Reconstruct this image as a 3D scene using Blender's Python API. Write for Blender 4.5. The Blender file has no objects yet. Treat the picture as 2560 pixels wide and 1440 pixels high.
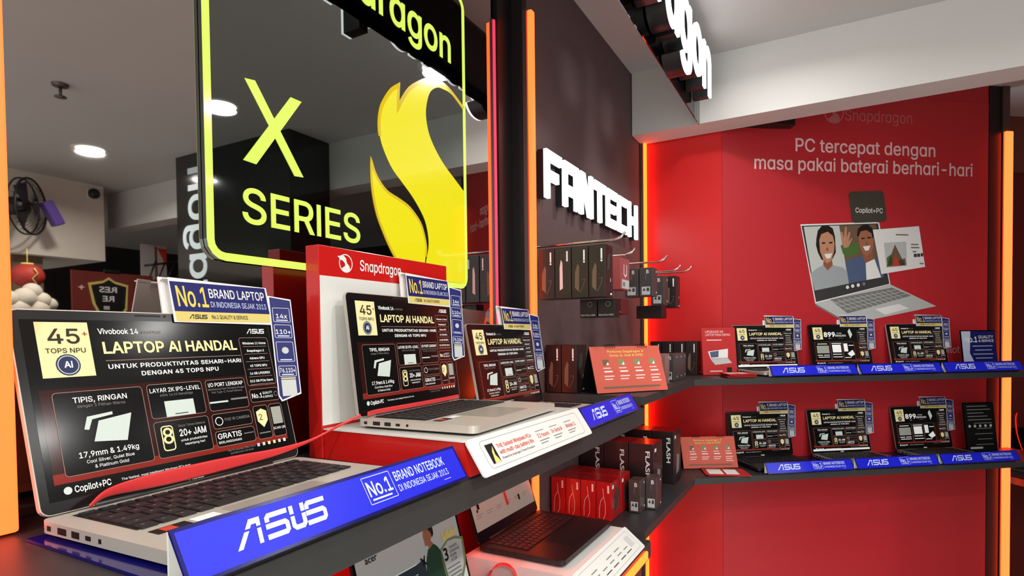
import bpy, bmesh, math, random, os
from mathutils import Matrix, Vector
from mathutils.geometry import interpolate_bezier, delaunay_2d_cdt
random.seed(7)
C = bpy.context.scene.collection
R = math.radians
# ------------------------------------------------------------------ camera, world, exposure
def look(yaw, pitch, roll):
    cy, sy, cp, sp = math.cos(yaw), math.sin(yaw), math.cos(pitch), math.sin(pitch)
    f = Vector((-sy*cp, cy*cp, sp)); r = Vector((cy, sy, 0)); d = -(r.cross(f))
    c, s = math.cos(roll), math.sin(roll)
    return c*r+s*d, -s*r+c*d, f
rt, dn, fw = look(R(28.7483), R(-1.3763), R(0.6630))
cam = bpy.data.cameras.new('camera'); cam.sensor_width = 36; cam.lens = 1460.0/2560*36
cam.shift_y = 155.2/2560; cam.clip_start = .01
co = bpy.data.objects.new('camera', cam); C.objects.link(co)
co.matrix_world = Matrix(((rt.x, -dn.x, -fw.x, 0), (rt.y, -dn.y, -fw.y, 0), (rt.z, -dn.z, -fw.z, 0), (0, 0, 0, 1)))
sc = bpy.context.scene; sc.camera = co
sc.view_settings.view_transform = 'Standard'; sc.view_settings.look = 'None'
sc.view_settings.exposure = 0.0; sc.view_settings.gamma = 1.0
try: sc.view_settings.use_curve_mapping = False
except Exception: pass
sc.cycles.max_bounces = 10; sc.cycles.sample_clamp_indirect = 6
w = bpy.data.worlds.new('shop_hall'); sc.world = w; w.use_nodes = True
w.node_tree.nodes['Background'].inputs[0].default_value = (.82, .85, .86, 1)
w.node_tree.nodes['Background'].inputs[1].default_value = 1.9
ZC, ZF = 1.055, -1.33                                     # ceiling and floor, the camera is at z = 0
def lamp(name, loc, power, size=.15, col=(1, .98, .94), spread=160):
    l = bpy.data.lights.new(name, 'AREA'); l.shape = 'DISK'; l.size = size; l.energy = power; l.color = col; l.spread = R(spread)
    o = bpy.data.objects.new(name, l); C.objects.link(o); o.location = loc
DOWN = [(-.141, 1.9), (.926, 1.705), (2.067, 1.727), (2.077, .45), (.93, .3), (-.14, -.75), (.93, -1.0), (2.1, -1.0), (3.6, .4), (.2, -1.9), (.3, .8)]  # leading entries show in the mirror, the rest are unseen lamps added for fill
for i, (x, y) in enumerate(DOWN): lamp('seen_or_added_lamp', (x, y, ZC-.022), (4.5, 3.5, 13)[i] if i < 3 else (16 if i < 9 else 6), .13)  # the last lamp is added overhead to lift the poster's far end
# ------------------------------------------------------------------ materials
def lin(c):
    c = c/255.0
    return c/12.92 if c <= .04045 else ((c+.055)/1.055)**2.4
def L3(c): return tuple(lin(x) for x in c)
MATS = {}
def M(name, col, rough=.5, metal=0, es=0, ecol=None, coat=0, noise=0, scale=20, bump=0, spec=None):
    if name in MATS: return MATS[name]
    m = bpy.data.materials.new(name); m.use_nodes = True; nt = m.node_tree; b = nt.nodes['Principled BSDF']
    c = L3(col) if max(col) > 1.001 else tuple(col)
    b.inputs['Base Color'].default_value = (*c, 1); b.inputs['Roughness'].default_value = rough; b.inputs['Metallic'].default_value = metal
    if spec is not None: b.inputs['Specular IOR Level'].default_value = spec
    if es:
        e = ecol if ecol else c
        b.inputs['Emission Color'].default_value = (*e, 1); b.inputs['Emission Strength'].default_value = es
    if coat: b.inputs['Coat Weight'].default_value = coat; b.inputs['Coat Roughness'].default_value = .06
    if noise or bump:
        tc = nt.nodes.new('ShaderNodeTexCoord'); n = nt.nodes.new('ShaderNodeTexNoise'); n.inputs['Scale'].default_value = scale; n.inputs['Detail'].default_value = 5
        nt.links.new(tc.outputs['Object'], n.inputs['Vector'])
        if noise:
            r = nt.nodes.new('ShaderNodeMixRGB'); r.blend_type = 'MIX'
            r.inputs[1].default_value = (*[x*(1-noise) for x in c], 1); r.inputs[2].default_value = (*[min(1, x*(1+noise)) for x in c], 1)
            nt.links.new(n.outputs['Fac'], r.inputs[0]); nt.links.new(r.outputs[0], b.inputs['Base Color'])
        if bump:
            bp = nt.nodes.new('ShaderNodeBump'); bp.inputs['Strength'].default_value = bump; bp.inputs['Distance'].default_value = .002
            nt.links.new(n.outputs['Fac'], bp.inputs['Height']); nt.links.new(bp.outputs['Normal'], b.inputs['Normal'])
    MATS[name] = m; return m
def clear_sheet():
    m = bpy.data.materials.new('clear_acrylic'); m.use_nodes = True; nt = m.node_tree; nt.nodes.clear()
    o = nt.nodes.new('ShaderNodeOutputMaterial'); t = nt.nodes.new('ShaderNodeBsdfTransparent'); g = nt.nodes.new('ShaderNodeBsdfGlossy')
    g.inputs['Roughness'].default_value = .02; t.inputs['Color'].default_value = (.94, .95, .95, 1)
    f = nt.nodes.new('ShaderNodeFresnel'); f.inputs['IOR'].default_value = 1.5; mx = nt.nodes.new('ShaderNodeMixShader')
    nt.links.new(f.outputs[0], mx.inputs[0]); nt.links.new(t.outputs[0], mx.inputs[1]); nt.links.new(g.outputs[0], mx.inputs[2]); nt.links.new(mx.outputs[0], o.inputs[0])
    return m
def ribbed_vinyl():
    m = M('dark_vinyl', (104, 86, 86), .75, spec=.2); nt = m.node_tree; b = nt.nodes['Principled BSDF']
    tc = nt.nodes.new('ShaderNodeTexCoord'); wv = nt.nodes.new('ShaderNodeTexWave'); wv.wave_type = 'BANDS'; wv.bands_direction = 'Z'
    wv.inputs['Scale'].default_value = 60; wv.inputs['Distortion'].default_value = 7; wv.inputs['Detail'].default_value = 3; wv.inputs['Detail Scale'].default_value = 2.5
    bp = nt.nodes.new('ShaderNodeBump'); bp.inputs['Strength'].default_value = .3; bp.inputs['Distance'].default_value = .001
    nt.links.new(tc.outputs['Object'], wv.inputs['Vector']); nt.links.new(wv.outputs['Fac'], bp.inputs['Height']); nt.links.new(bp.outputs['Normal'], b.inputs['Normal'])
    return m
m_ceil = M('ceiling_paint', (196, 194, 192), .8, noise=.03, scale=3)
m_beam = M('beam_paint', (205, 204, 200), .75, noise=.03, scale=4)
m_floor = M('floor_tile', (205, 203, 198), .35, noise=.08, scale=5)
m_dark = M('dark_wall', (26, 25, 25), .7, noise=.1, scale=6)
m_red = M('red_panel', (214, 36, 36), .33, noise=.04, scale=7)
m_poster = M('red_poster', (196, 44, 52), .36, noise=.03, scale=5)
m_maroon = M('maroon_wall', (112, 34, 28), .6, noise=.06, scale=4)
m_black = M('black_laminate', (22, 21, 22), .4, noise=.1, scale=9)
m_shelf = M('shelf_laminate', (44, 44, 46), .45, noise=.1, scale=14, bump=.05)
m_edge = M('shelf_edge', (54, 55, 54), .45, noise=.1, scale=30)
m_mirror = M('grey_mirror', (196, 189, 186), .015, 1)
m_smoke = M('smoked_acrylic', (128, 133, 130), .015, 1)
m_vinyl = ribbed_vinyl()
m_led = M('led_orange', (60, 24, 12), .5, es=1.0, ecol=(9, .42, .085))
m_ledn = M('led_orange_soft', (60, 24, 12), .5, es=1.0, ecol=(5.0, .36, .06))
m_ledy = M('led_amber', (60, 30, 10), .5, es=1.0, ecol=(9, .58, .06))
m_ledp = M('led_rose', (235, 70, 100), .5, es=1.0, ecol=(.85, .035, .09))
m_prof = M('aluminium_profile', (110, 98, 96), .4, .8)
m_white_lit = M('lit_white', (255, 255, 255), .4, es=2.8, ecol=(1, 1, 1))
m_halo = M('lit_white_soft', (255, 255, 255), .4, es=1.8, ecol=(1, 1, 1))
m_lamp = M('lamp_diffuser', (255, 255, 250), .4, es=6, ecol=(1, 1, .96))
m_sy = M('sign_yellow', (90, 84, 8), .12, es=.92, ecol=L3((250, 236, 26)), coat=1)
m_sg = M('sign_gold', (90, 74, 8), .12, es=.8, ecol=L3((240, 205, 40)), coat=1)
m_sl = M('sign_lime', (80, 90, 30), .12, es=1.0, ecol=L3((230, 255, 105)), coat=1)
m_clear = clear_sheet()
m_letter = M('letter_return', (28, 29, 30), .35)
m_whitec = M('white_acrylic', (232, 232, 226), .25, coat=.4)
m_redac = M('red_acrylic', (206, 28, 24), .25, coat=.4)
m_blue = M('blue_acrylic', (22, 32, 208), .34)
m_navyb = M('blue_acrylic_edge', (12, 10, 96), .2, coat=.6)
m_silver = M('silver_shell', (205, 198, 186), .38, .35)
m_silverd = M('grey_shell', (150, 146, 136), .4, .4)
m_blk = M('black_shell', (24, 22, 23), .4)
m_bez = M('bezel', (16, 16, 17), .22)
m_key = M('keycap', (30, 30, 32), .5)
m_keyw = M('keyboard_well', (18, 18, 19), .6)
m_port = M('port_hole', (8, 8, 8), .6)
m_box = M('carton_black', (34, 22, 22), .4, coat=.1, noise=.12, scale=12)
m_boxr = M('carton_red', (176, 20, 22), .35, coat=.3, noise=.08, scale=12)
m_boxg = M('carton_grey', (66, 66, 66), .4, noise=.08, scale=12)
m_boxp = M('carton_pink', (170, 84, 84), .45, noise=.05, scale=12)
m_chrome = M('chrome', (215, 205, 200), .18, 1)
m_cord = M('ribbon_red', (228, 60, 62), .35, coat=.3)
m_cream = M('cream_wall', (226, 222, 208), .7, noise=.03, scale=3)
# inks: print and screens
def ink(name, col, glow=0, rough=.5): return M('ink_'+name, col, rough, es=glow, spec=.3)
I = dict(
 w=ink('white', (240, 240, 236)), k=ink('black', (18, 18, 18)), gold=ink('gold', (226, 208, 120)), navy=ink('navy', (26, 30, 104)), r=ink('red', (190, 34, 34)),
 gy=ink('grey', (128, 128, 126)), lg=ink('light_grey', (196, 200, 198)), pk=ink('pink', (244, 206, 204)), ltb=ink('pale_blue', (200, 212, 238)), pale=ink('pale_grey', (206, 210, 204)), shirt=ink('knit_grey', (164, 172, 174)), tile=ink('olive_grey', (72, 68, 58)),
 sk=ink('skin', (196, 142, 112)), sk2=ink('skin_tan', (168, 108, 80)), skd=ink('skin_shade', (150, 92, 70)), hair=ink('hair', (36, 27, 24)), den=ink('denim', (84, 98, 132)), brn=ink('brown', (116, 92, 72)),
 dgy=ink('dark_grey', (62, 62, 62)), tomato=ink('tomato', (206, 64, 40)), leaf=ink('leaf', (84, 116, 60)), grn=ink('green_shirt', (34, 70, 52)), olive=ink('olive', (128, 140, 96)), teal=ink('slate', (44, 62, 74)),
 cal=ink('calendar_red', (206, 92, 74)), ylw=ink('yellow', (240, 214, 90)), board=ink('board_red', (196, 44, 46)))
S = dict(bg=ink('screen_black', (17, 16, 16), .25, .14), dk=ink('screen_maroon', (46, 18, 15), .3, .14), band=ink('screen_red', (120, 36, 28), .4, .14), w=ink('screen_white', (228, 228, 224), .45), gold=ink('screen_gold', (218, 206, 150), .4),
 g=ink('screen_grey', (120, 116, 112), .35), sil=ink('screen_silver', (186, 196, 188), .4), ln=ink('screen_line', (150, 118, 108), .35), blu=ink('screen_navy', (36, 44, 78), .3), dkt=ink('screen_ink', (44, 36, 20), .2), grey=ink('screen_paper', (152, 152, 142), .3))
# ------------------------------------------------------------------ mesh builder
def FR(o, u, v):
    u = Vector(u).normalized(); v = Vector(v).normalized(); n = u.cross(v)
    return Matrix(((u.x, v.x, n.x, o[0]), (u.y, v.y, n.y, o[1]), (u.z, v.z, n.z, o[2]), (0, 0, 0, 1)))
class MB:
    def __init__(s): s.v = []; s.f = []; s.m = []; s.sm = []; s.mats = []
    def mi(s, m):
        if m not in s.mats: s.mats.append(m)
        return s.mats.index(m)
    def add(s, vs, fs, m, X=None, smooth=False):
        b = len(s.v); k = s.mi(m)
        for p in vs:
            p = Vector(p); s.v.append(X @ p if X else p)
        for f in fs: s.f.append([b+i for i in f]); s.m.append(k); s.sm.append(smooth)
        return s
    def box(s, x0, x1, y0, y1, z0, z1, m, X=None, bev=0, seg=2):
        bm = bmesh.new(); bmesh.ops.create_cube(bm, size=1)
        for v in bm.verts: v.co = Vector((x0+(v.co.x+.5)*(x1-x0), y0+(v.co.y+.5)*(y1-y0), z0+(v.co.z+.5)*(z1-z0)))
        if bev: bmesh.ops.bevel(bm, geom=bm.edges[:], offset=bev, segments=seg, affect='EDGES', profile=.5)
        bm.verts.index_update()
        s.add([v.co.copy() for v in bm.verts], [[v.index for v in f.verts] for f in bm.faces], m, X); bm.free(); return s
    def prism(s, pts, d0, d1, m, X=None, mside=None, mback=None):      # outline in the frame's u,v, thickness along n
        n = len(pts); a = sum(pts[i][0]*pts[(i+1) % n][1]-pts[(i+1) % n][0]*pts[i][1] for i in range(n))
        if a < 0: pts = pts[::-1]
        lo, hi = min(d0, d1), max(d0, d1)
        s.add([(p[0], p[1], hi) for p in pts], [list(range(n))], m, X)
        s.add([(p[0], p[1], lo) for p in pts], [list(range(n))[::-1]], mback or mside or m, X)
        vs = [(p[0], p[1], lo) for p in pts]+[(p[0], p[1], hi) for p in pts]
        s.add(vs, [[i, (i+1) % n, n+(i+1) % n, n+i] for i in range(n)], mside or m, X); return s
    def solid(s, vs, fs, d0, d1, m, X=None, mside=None, mback=None):   # a flat glyph given depth
        cnt = {}
        for f in fs:
            for i in range(len(f)):
                e = (f[i], f[(i+1) % len(f)])
                if (e[1], e[0]) in cnt: del cnt[(e[1], e[0])]
                else: cnt[e] = 1
        n = len(vs)
        s.add([(p[0], p[1], d1) for p in vs], fs, m, X)
        s.add([(p[0], p[1], d0) for p in vs], [f[::-1] for f in fs], mback or mside or m, X)
        s.add([(p[0], p[1], d0) for p in vs]+[(p[0], p[1], d1) for p in vs], [[a, b, b+n, a+n] for a, b in cnt], mside or m, X); return s
    def tube(s, pts, r, m, n=8, X=None, flat=None, taper=None):
        pts = [Vector(p) for p in pts]; rings = []
        for i, p in enumerate(pts):
            t = (pts[min(i+1, len(pts)-1)]-pts[max(i-1, 0)]).normalized()
            a = Vector((0, 0, 1)) if abs(t.z) < .9 else Vector((1, 0, 0))
            u = t.cross(a).normalized(); v = t.cross(u)
            ru, rv = (r, r) if not flat else flat
            q = taper(i/(len(pts)-1)) if taper else 1
            rings.append([p+u*ru*(q if ru > rv else 1)*math.cos(6.28318*k/n)+v*rv*(q if rv > ru else 1)*math.sin(6.28318*k/n) for k in range(n)])
        vs = [q for g in rings for q in g]
        fs = [[i*n+k, i*n+(k+1) % n, (i+1)*n+(k+1) % n, (i+1)*n+k] for i in range(len(pts)-1) for k in range(n)]
        fs += [list(range(n))[::-1], [(len(pts)-1)*n+k for k in range(n)]]
        s.add(vs, fs, m, X, True); return s
    def lathe(s, prof, m, X=None, n=24):
        vs = [(r*math.cos(6.28318*k/n), r*math.sin(6.28318*k/n), z) for r, z in prof for k in range(n)]
        fs = [[i*n+k, i*n+(k+1) % n, (i+1)*n+(k+1) % n, (i+1)*n+k] for i in range(len(prof)-1) for k in range(n)]
        s.add(vs, fs, m, X, True); return s
    def ball(s, c, r, m, X=None, n=14, sq=(1, 1, 1)):
        prof = [(max(1e-4, math.sin(math.pi*i/10)), -math.cos(math.pi*i/10)) for i in range(11)]
        T = Matrix.Translation(c) @ Matrix.Diagonal((r*sq[0], r*sq[1], r*sq[2], 1))
        return s.lathe(prof, m, (X @ T) if X else T, n)
    def build(s, name, parent=None, **kw):
        me = bpy.data.meshes.new(name); me.from_pydata([tuple(v) for v in s.v], [], s.f)
        for m in s.mats: me.materials.append(m)
        me.polygons.foreach_set('material_index', s.m); me.polygons.foreach_set('use_smooth', s.sm); me.update()
        o = bpy.data.objects.new(name, me); C.objects.link(o)
        if parent: o.parent = parent
        tag(o, **kw); return o
def tag(o, label=None, cat=None, group=None, kind=None):
    if label: o['label'] = label
    if cat: o['category'] = cat
    if group: o['group'] = group
    if kind: o['kind'] = kind
    return o
def thing(name, label, cat, loc=(0, 0, 0), rz=0, group=None):
    o = bpy.data.objects.new(name, None); C.objects.link(o); o.location = loc; o.rotation_euler = (0, 0, rz); o.empty_display_size = .05
    return tag(o, label, cat, group)
def struct(name, mb): return mb.build(name, kind='structure')
def kids(o): return [c for c in bpy.data.objects if c.parent == o]
def dup(o, parent=None, loc=None, rz=None, label=None):
    c = o.copy(); C.objects.link(c)
    if parent: c.parent = parent
    if loc is not None: c.location = loc
    if rz is not None: c.rotation_euler = (0, 0, rz)
    if label: c['label'] = label
    for ch in kids(o):
        dup(ch, c)
    return c
# ------------------------------------------------------------------ lettering
_G = {}
FONT = None
try: FONT = bpy.data.fonts.load(os.path.join(bpy.utils.system_resource('DATAFILES'), 'fonts', 'Inter.woff2'))   # the interface font that comes with Blender
except Exception: FONT = None
def contours(cu, dg):                                                    # outlines of a text, each as a closed polygon
    ob = bpy.data.objects.new('t', cu); C.objects.link(ob); dg.update(); crv = ob.evaluated_get(dg).to_curve(dg); out = []
    for sp in crv.splines:
        P = sp.bezier_points; n = len(P); poly = []
        for i in range(n):
            a, b = P[i], P[(i+1) % n]
            straight = a.handle_right_type == 'VECTOR' and b.handle_left_type == 'VECTOR' or ((a.handle_right-a.co).cross(b.co-a.co).length < 1e-7 and (b.handle_left-b.co).cross(b.co-a.co).length < 1e-7)
            seg = [a.co.copy()] if straight else interpolate_bezier(a.co, a.handle_right, b.handle_left, b.co, 5)[:-1]
            poly += [(p[0], p[1]) for p in seg]
        q = []
        for p in poly:
            if not q or abs(p[0]-q[-1][0])+abs(p[1]-q[-1][1]) > 1e-5: q.append(p)
        if len(q) > 2: out.append(q)
    ob.to_curve_clear() if hasattr(ob, 'to_curve_clear') else None
    bpy.data.objects.remove(ob); return out
def sarea(p): return .5*sum(p[i-1][0]*p[i][1]-p[i][0]*p[i-1][1] for i in range(len(p)))
def wind(x, y, cs):                                                      # winding number of a point in the outlines
    w = 0
    for p in cs:
        for i in range(len(p)):
            a, b = p[i-1], p[i]
            if a[1] <= y:
                if b[1] > y and (b[0]-a[0])*(y-a[1])-(x-a[0])*(b[1]-a[1]) > 0: w += 1
            elif b[1] <= y and (b[0]-a[0])*(y-a[1])-(x-a[0])*(b[1]-a[1]) < 0: w -= 1
    return w
def fatten(p, b):
    o = []; n = len(p)
    for i in range(n):
        a, c, e = Vector(p[i-1]), Vector(p[i]), Vector(p[(i+1) % n]); d1 = (c-a).normalized(); d2 = (e-c).normalized()
        n1 = Vector((d1.y, -d1.x)); n2 = Vector((d2.y, -d2.x)); m = n1+n2
        m = m.normalized() if m.length > 1e-5 else n1
        o.append(tuple(c+m*(b/max(.5, m.dot(n1)))))
    return o
def one_glyph(ch, b, f):
    if f and ch == 'I': q = CAP1/.727; return [(.075*q-b, -b), (.165*q+b, -b), (.165*q+b, CAP1+b), (.075*q-b, CAP1+b)], [[0, 1, 2, 3]]
    cu = bpy.data.curves.new('t', 'FONT'); cu.body = ch; cu.size = 1
    if f and FONT: cu.font = FONT
    cs = contours(cu, bpy.context.evaluated_depsgraph_get()); bpy.data.curves.remove(cu)
    if not cs: return [], []
    if sarea(max(cs, key=lambda p: abs(sarea(p)))) < 0: cs = [p[::-1] for p in cs]
    if b: cs = [fatten(p, b) for p in cs]
    vs = [Vector(p) for c in cs for p in c]; es = []; k = 0
    for c in cs: es += [(k+i, k+(i+1) % len(c)) for i in range(len(c))]; k += len(c)
    V, _, F, _, _, _ = delaunay_2d_cdt(vs, es, [], 0, 1e-5)
    keep = []
    for t in F:
        x = sum(V[i].x for i in t)/len(t); y = sum(V[i].y for i in t)/len(t)
        if wind(x, y, cs) != 0:
            ar = sarea([V[i] for i in t])
            if abs(ar) > 1e-9: keep.append(list(t) if ar > 0 else list(t)[::-1])
    use = sorted({i for t in keep for i in t}); mp = {i: j for j, i in enumerate(use)}
    return [(V[i].x, V[i].y) for i in use], [[mp[i] for i in t] for t in keep]
_W = {}
def width_of(t, f):
    cu = bpy.data.curves.new('t', 'FONT'); cu.body = t; cu.size = 1
    if f and FONT: cu.font = FONT
    cs = contours(cu, bpy.context.evaluated_depsgraph_get()); bpy.data.curves.remove(cu)
    return max(p[0] for c in cs for p in c)
def adv1(ch, f):
    if f and ch == 'I': return .24*CAP1/.727
    if (ch, f) not in _W: _W[(ch, f)] = width_of('l'+ch+'l', f)-width_of('ll', f)
    return _W[(ch, f)]
def glyph(t, b=0.0, sp=1.0, f=0):
    vs, fs, x = [], [], 0.0
    for ch in t:
        key = (ch, b, f)
        if key not in _G: _G[key] = one_glyph(ch, b, f)
        v, q = _G[key]; k = len(vs); vs += [(p[0]+x, p[1]) for p in v]; fs += [[i+k for i in g] for g in q]
        x += adv1(ch, f)+(sp-1)*.2
    return vs, fs
def ext(vs): return min(p[0] for p in vs), max(p[0] for p in vs)
CAP = max(p[1] for p in glyph('H')[0]); XH = max(p[1] for p in glyph('x')[0])
def advance(t, f=2): return sum(adv1(c, f) for c in t)
CAP1 = max(p[1] for p in glyph('H', 0, 1, 1)[0]); XH1 = max(p[1] for p in glyph('x', 0, 1, 1)[0])
AL = 'ɑ' if FONT else 'a'                                               # single-storey a
EPS = .00022
class Cv:                                                               # flat print on a part: a frame, u to the right and v up
    def __init__(s, mb, X, z=0.0): s.mb = mb; s.X = X; s.z = z
    def poly(s, pts, m, l=1):
        n = len(pts); a = sum(pts[i][0]*pts[(i+1) % n][1]-pts[(i+1) % n][0]*pts[i][1] for i in range(n))
        if a < 0: pts = pts[::-1]
        s.mb.add([(p[0], p[1], s.z+EPS*l) for p in pts], [list(range(n))], m, s.X); return s
    def rect(s, u, v, w, h, m, l=1): return s.poly([(u, v), (u+w, v), (u+w, v+h), (u, v+h)], m, l)
    def rr(s, u, v, w, h, r, m, l=1): return s.poly(rrect(u, v, w, h, r), m, l)
    def ring(s, u, v, w, h, r, t, m, l=1):
        a = rrect(u, v, w, h, r); b = rrect(u+t, v+t, w-2*t, h-2*t, max(r-t, t*.2)); n = len(a)
        s.mb.add([(p[0], p[1], s.z+EPS*l) for p in a+b], [[i, (i+1) % n, n+(i+1) % n, n+i] for i in range(n)], m, s.X); return s
    def disc(s, u, v, r, m, l=1, n=18, ry=None): return s.poly([(u+r*math.cos(6.28318*k/n), v+(ry or r)*math.sin(6.28318*k/n)) for k in range(n)], m, l)
    def circ(s, u, v, r, t, m, l=1, n=20):
        a = [(u+q*math.cos(6.28318*k/n), v+q*math.sin(6.28318*k/n)) for q in (r, r-t) for k in range(n)]
        s.mb.add([(p[0], p[1], s.z+EPS*l) for p in a], [[i, (i+1) % n, n+(i+1) % n, n+i] for i in range(n)], m, s.X); return s
    def text(s, t, u, v, h, m, al='L', w=None, b=0.0, l=2, sp=1.0, f=0):   # h: cap height
        if f == 2: t = t.replace('a', AL); f = 1
        vs, fs = glyph(t, b, sp, f)
        if not vs: return s
        k = h/(CAP1 if f else CAP); x0, x1 = ext(vs); kx = k if not w else w/(x1-x0); W = (x1-x0)*kx
        off = u-x0*kx - (0 if al == 'L' else W/2 if al == 'C' else W)
        s.mb.add([(p[0]*kx+off, v+p[1]*k, s.z+EPS*l) for p in vs], fs, m, s.X); return s
    def line(s, pts, t, m, l=2):
        for q in stroke(pts, t): s.poly(q, m, l)
        return s
def rrect(u, v, w, h, r, n=4):
    o = []
    for cx, cy, a in ((u+w-r, v+r, -90), (u+w-r, v+h-r, 0), (u+r, v+h-r, 90), (u+r, v+r, 180)):
        for k in range(n+1): o.append((cx+r*math.cos(R(a+90*k/n)), cy+r*math.sin(R(a+90*k/n))))
    return o
def stroke(pts, t, close=False):
    P = [Vector(p) for p in pts]; n = len(P); Lf, Rt = [], []
    for i in range(n):
        a = P[(i-1) % n] if (i > 0 or close) else None; b = P[(i+1) % n] if (i < n-1 or close) else None
        d1 = (P[i]-a).normalized() if a else None; d2 = (b-P[i]).normalized() if b else None
        d1 = d1 or d2; d2 = d2 or d1
        n1 = Vector((-d1.y, d1.x)); n2 = Vector((-d2.y, d2.x)); mt = n1+n2
        mt = mt.normalized() if mt.length > 1e-6 else n1
        q = t/2/max(.35, mt.dot(n1)); Lf.append(P[i]+mt*q); Rt.append(P[i]-mt*q)
    e = n if close else n-1
    return [[tuple(Rt[i]), tuple(Rt[(i+1) % n]), tuple(Lf[(i+1) % n]), tuple(Lf[i])] for i in range(e)]
def maker_logo(c, u, v, h, m, l=2):                                      # the slanted four letter wordmark
    def T(p): return (u+(p[0]+.16*p[1])*h, v+p[1]*h)
    t = .2
    segs = [[(0, 0), (.22, 0), (.60, .58), (.38, .58)], [(.43, .66), (.65, .66), (.72, .78), (.92, .78), (.92, 1), (.64, 1)], [(.92, .0), (1.1, 0), (1.1, .58), (.92, .58)], [(.92, .66), (1.1, .66), (1.1, 1), (.92, 1)]]
    for q in segs: c.poly([T(p) for p in q], m, l)
    for x in (1.3, 3.22):
        for q in stroke([(x+1.05, .9), (x+.18, .9), (x+.1, .82), (x+.1, .66)], t): c.poly([T(p) for p in q], m, l)
        for q in stroke([(x+.0, .5), (x+.88, .5), (x+.96, .42), (x+.96, .18), (x+.88, .1), (x+.0, .1)], t): c.poly([T(p) for p in q], m, l)
    for q in stroke([(2.55, .58), (2.55, .2), (2.65, .1), (3.0, .1), (3.1, .2), (3.1, .58)], t): c.poly([T(p) for p in q], m, l)
    for x in (2.55, 3.1): c.poly([T(p) for p in ((x-.1, .66), (x+.1, .66), (x+.1, 1), (x-.1, 1))], m, l)
def flame(c, u, v, h, m, l=2):                                           # small round flame emblem
    c.circ(u, v, h*.5, h*.06, m, l, 24)
    c.poly([(u+a*h, v+b*h) for a, b in ((-.62, .33), (-.42, .36), (-.3, .42), (-.1, .36), (.02, .25), (.04, .1), (.1, 0), (.24, -.12), (.3, -.28), (.2, -.42), (.0, -.48), (-.2, -.42), (-.3, -.28), (-.16, -.2), (-.05, -.12), (-.1, .02), (-.22, .12), (-.42, .16), (-.5, .24))], m, l+1)

# ================================================================== THE SETTING
t_ = Vector((.791, .612, 0)).normalized(); n_ = Vector((t_.y, -t_.x, 0)); CO = Vector((-.39, 2.47, 0))   # poster wall: along, towards the shop, left end
RZP = math.atan2(t_.y, t_.x); RZL = R(90)
def PW(s, d, z): return CO+t_*s+n_*d+Vector((0, 0, z))
FPW = FR(CO, t_, (0, 0, 1))
struct('floor', MB().box(-1.2, 6, -3, 6, ZF-.05, ZF, m_floor))
struct('ceiling', MB().box(-1.2, 6, -3, 6, ZC, ZC+.05, m_ceil))
struct('wall_left', MB().box(-.95, -.80, -1.2, 2.8, ZF, ZC, m_dark))
struct('wall_left_lower', MB().box(-.79, -.76, .25, 1.36, ZF, -.225, m_red))
struct('wall_corner', MB().box(-.79, -.39, 2.47, 2.5, ZF, .9, m_red))
mb = MB(); mb.prism([(0, ZF), (1.24, ZF), (1.24, ZC-.002), (0, ZC-.002)], -.03, 0, m_poster, FPW); struct('wall_diagonal', mb)
struct('trim_1', MB().box(-.712, 3.1, 2.33, 2.46, .805, ZC, m_beam))                          # ceiling beam across the corner
mb = MB(); mb.prism([(-.69, 2.34), (-.40, 2.34), (-.13, 2.60), (-.15, 2.64), (-.41, 2.469), (-.69, 2.469)], .826, .86, m_black); struct('trim_2', mb)
mb = MB(); mb.prism([(1.24, ZF), (1.30, ZF), (1.30, ZC), (1.24, ZC)], -.03, .004, m_black, FPW)
mb.prism([(1.30, .86), (1.335, .86), (1.335, ZC), (1.30, ZC)], -.02, .012, m_prof, FPW); struct('trim_3', mb)
mb = MB(); mb.prism([(1.25, ZF), (3.2, ZF), (3.2, .78), (1.25, .78)], -.33, -.30, m_maroon, FPW)
mb.prism([(1.25, .78), (3.2, .78), (3.2, ZC), (1.25, ZC)], -.33, -.29, M('brown_fascia', (128, 72, 56), .6), FPW); struct('wall_far', mb)
mb = MB(); mb.box(-.79, -.715, 1.40, 2.47, ZF, ZC, m_vinyl); struct('wall_left_rear', mb)
mb = MB(); mb.box(-.775, -.745, 1.302, 1.374, ZF, ZC, m_black); mb.box(-.775, -.713, 1.374, 1.40, ZF, ZC, M('dark_profile', (48, 42, 41), .4, .6)); struct('trim_4', mb)
mb = MB(); mb.box(-.775, -.705, .18, .232, ZF, ZC, m_black); struct('trim_5', mb)
struct('wall_right', MB().box(5.6, 5.7, -3, 6, ZF, ZC, m_dark))
struct('wall_back', MB().box(-1.2, 6, 5.2, 5.3, ZF, ZC, m_dark))
struct('trim_6', MB().box(2.869, 3.7, .6, 2.19, .545, ZC, m_cream))                            # white boxed-in bulkhead facing the mirror
mb = MB(); mb.box(.9, 1.83, 2.06, 2.325, ZF, ZC-.001, M('pillar_cladding', (20, 21, 21), .12, coat=.5)); struct('trim_8', mb)
struct('trim_7', MB().box(2.95, 3.05, 1.7, 1.86, ZF, .545, M('timber', (120, 96, 78), .6)))
# mirror
t = thing('wall_mirror', 'tall grey-tinted mirror filling the back of the front laptop shelf', 'mirror', (-.755, .78, -.15))
MB().box(-.012, 0, -.50, .505, -.036, 1.2, m_mirror).build('mirror_glass', t)
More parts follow.
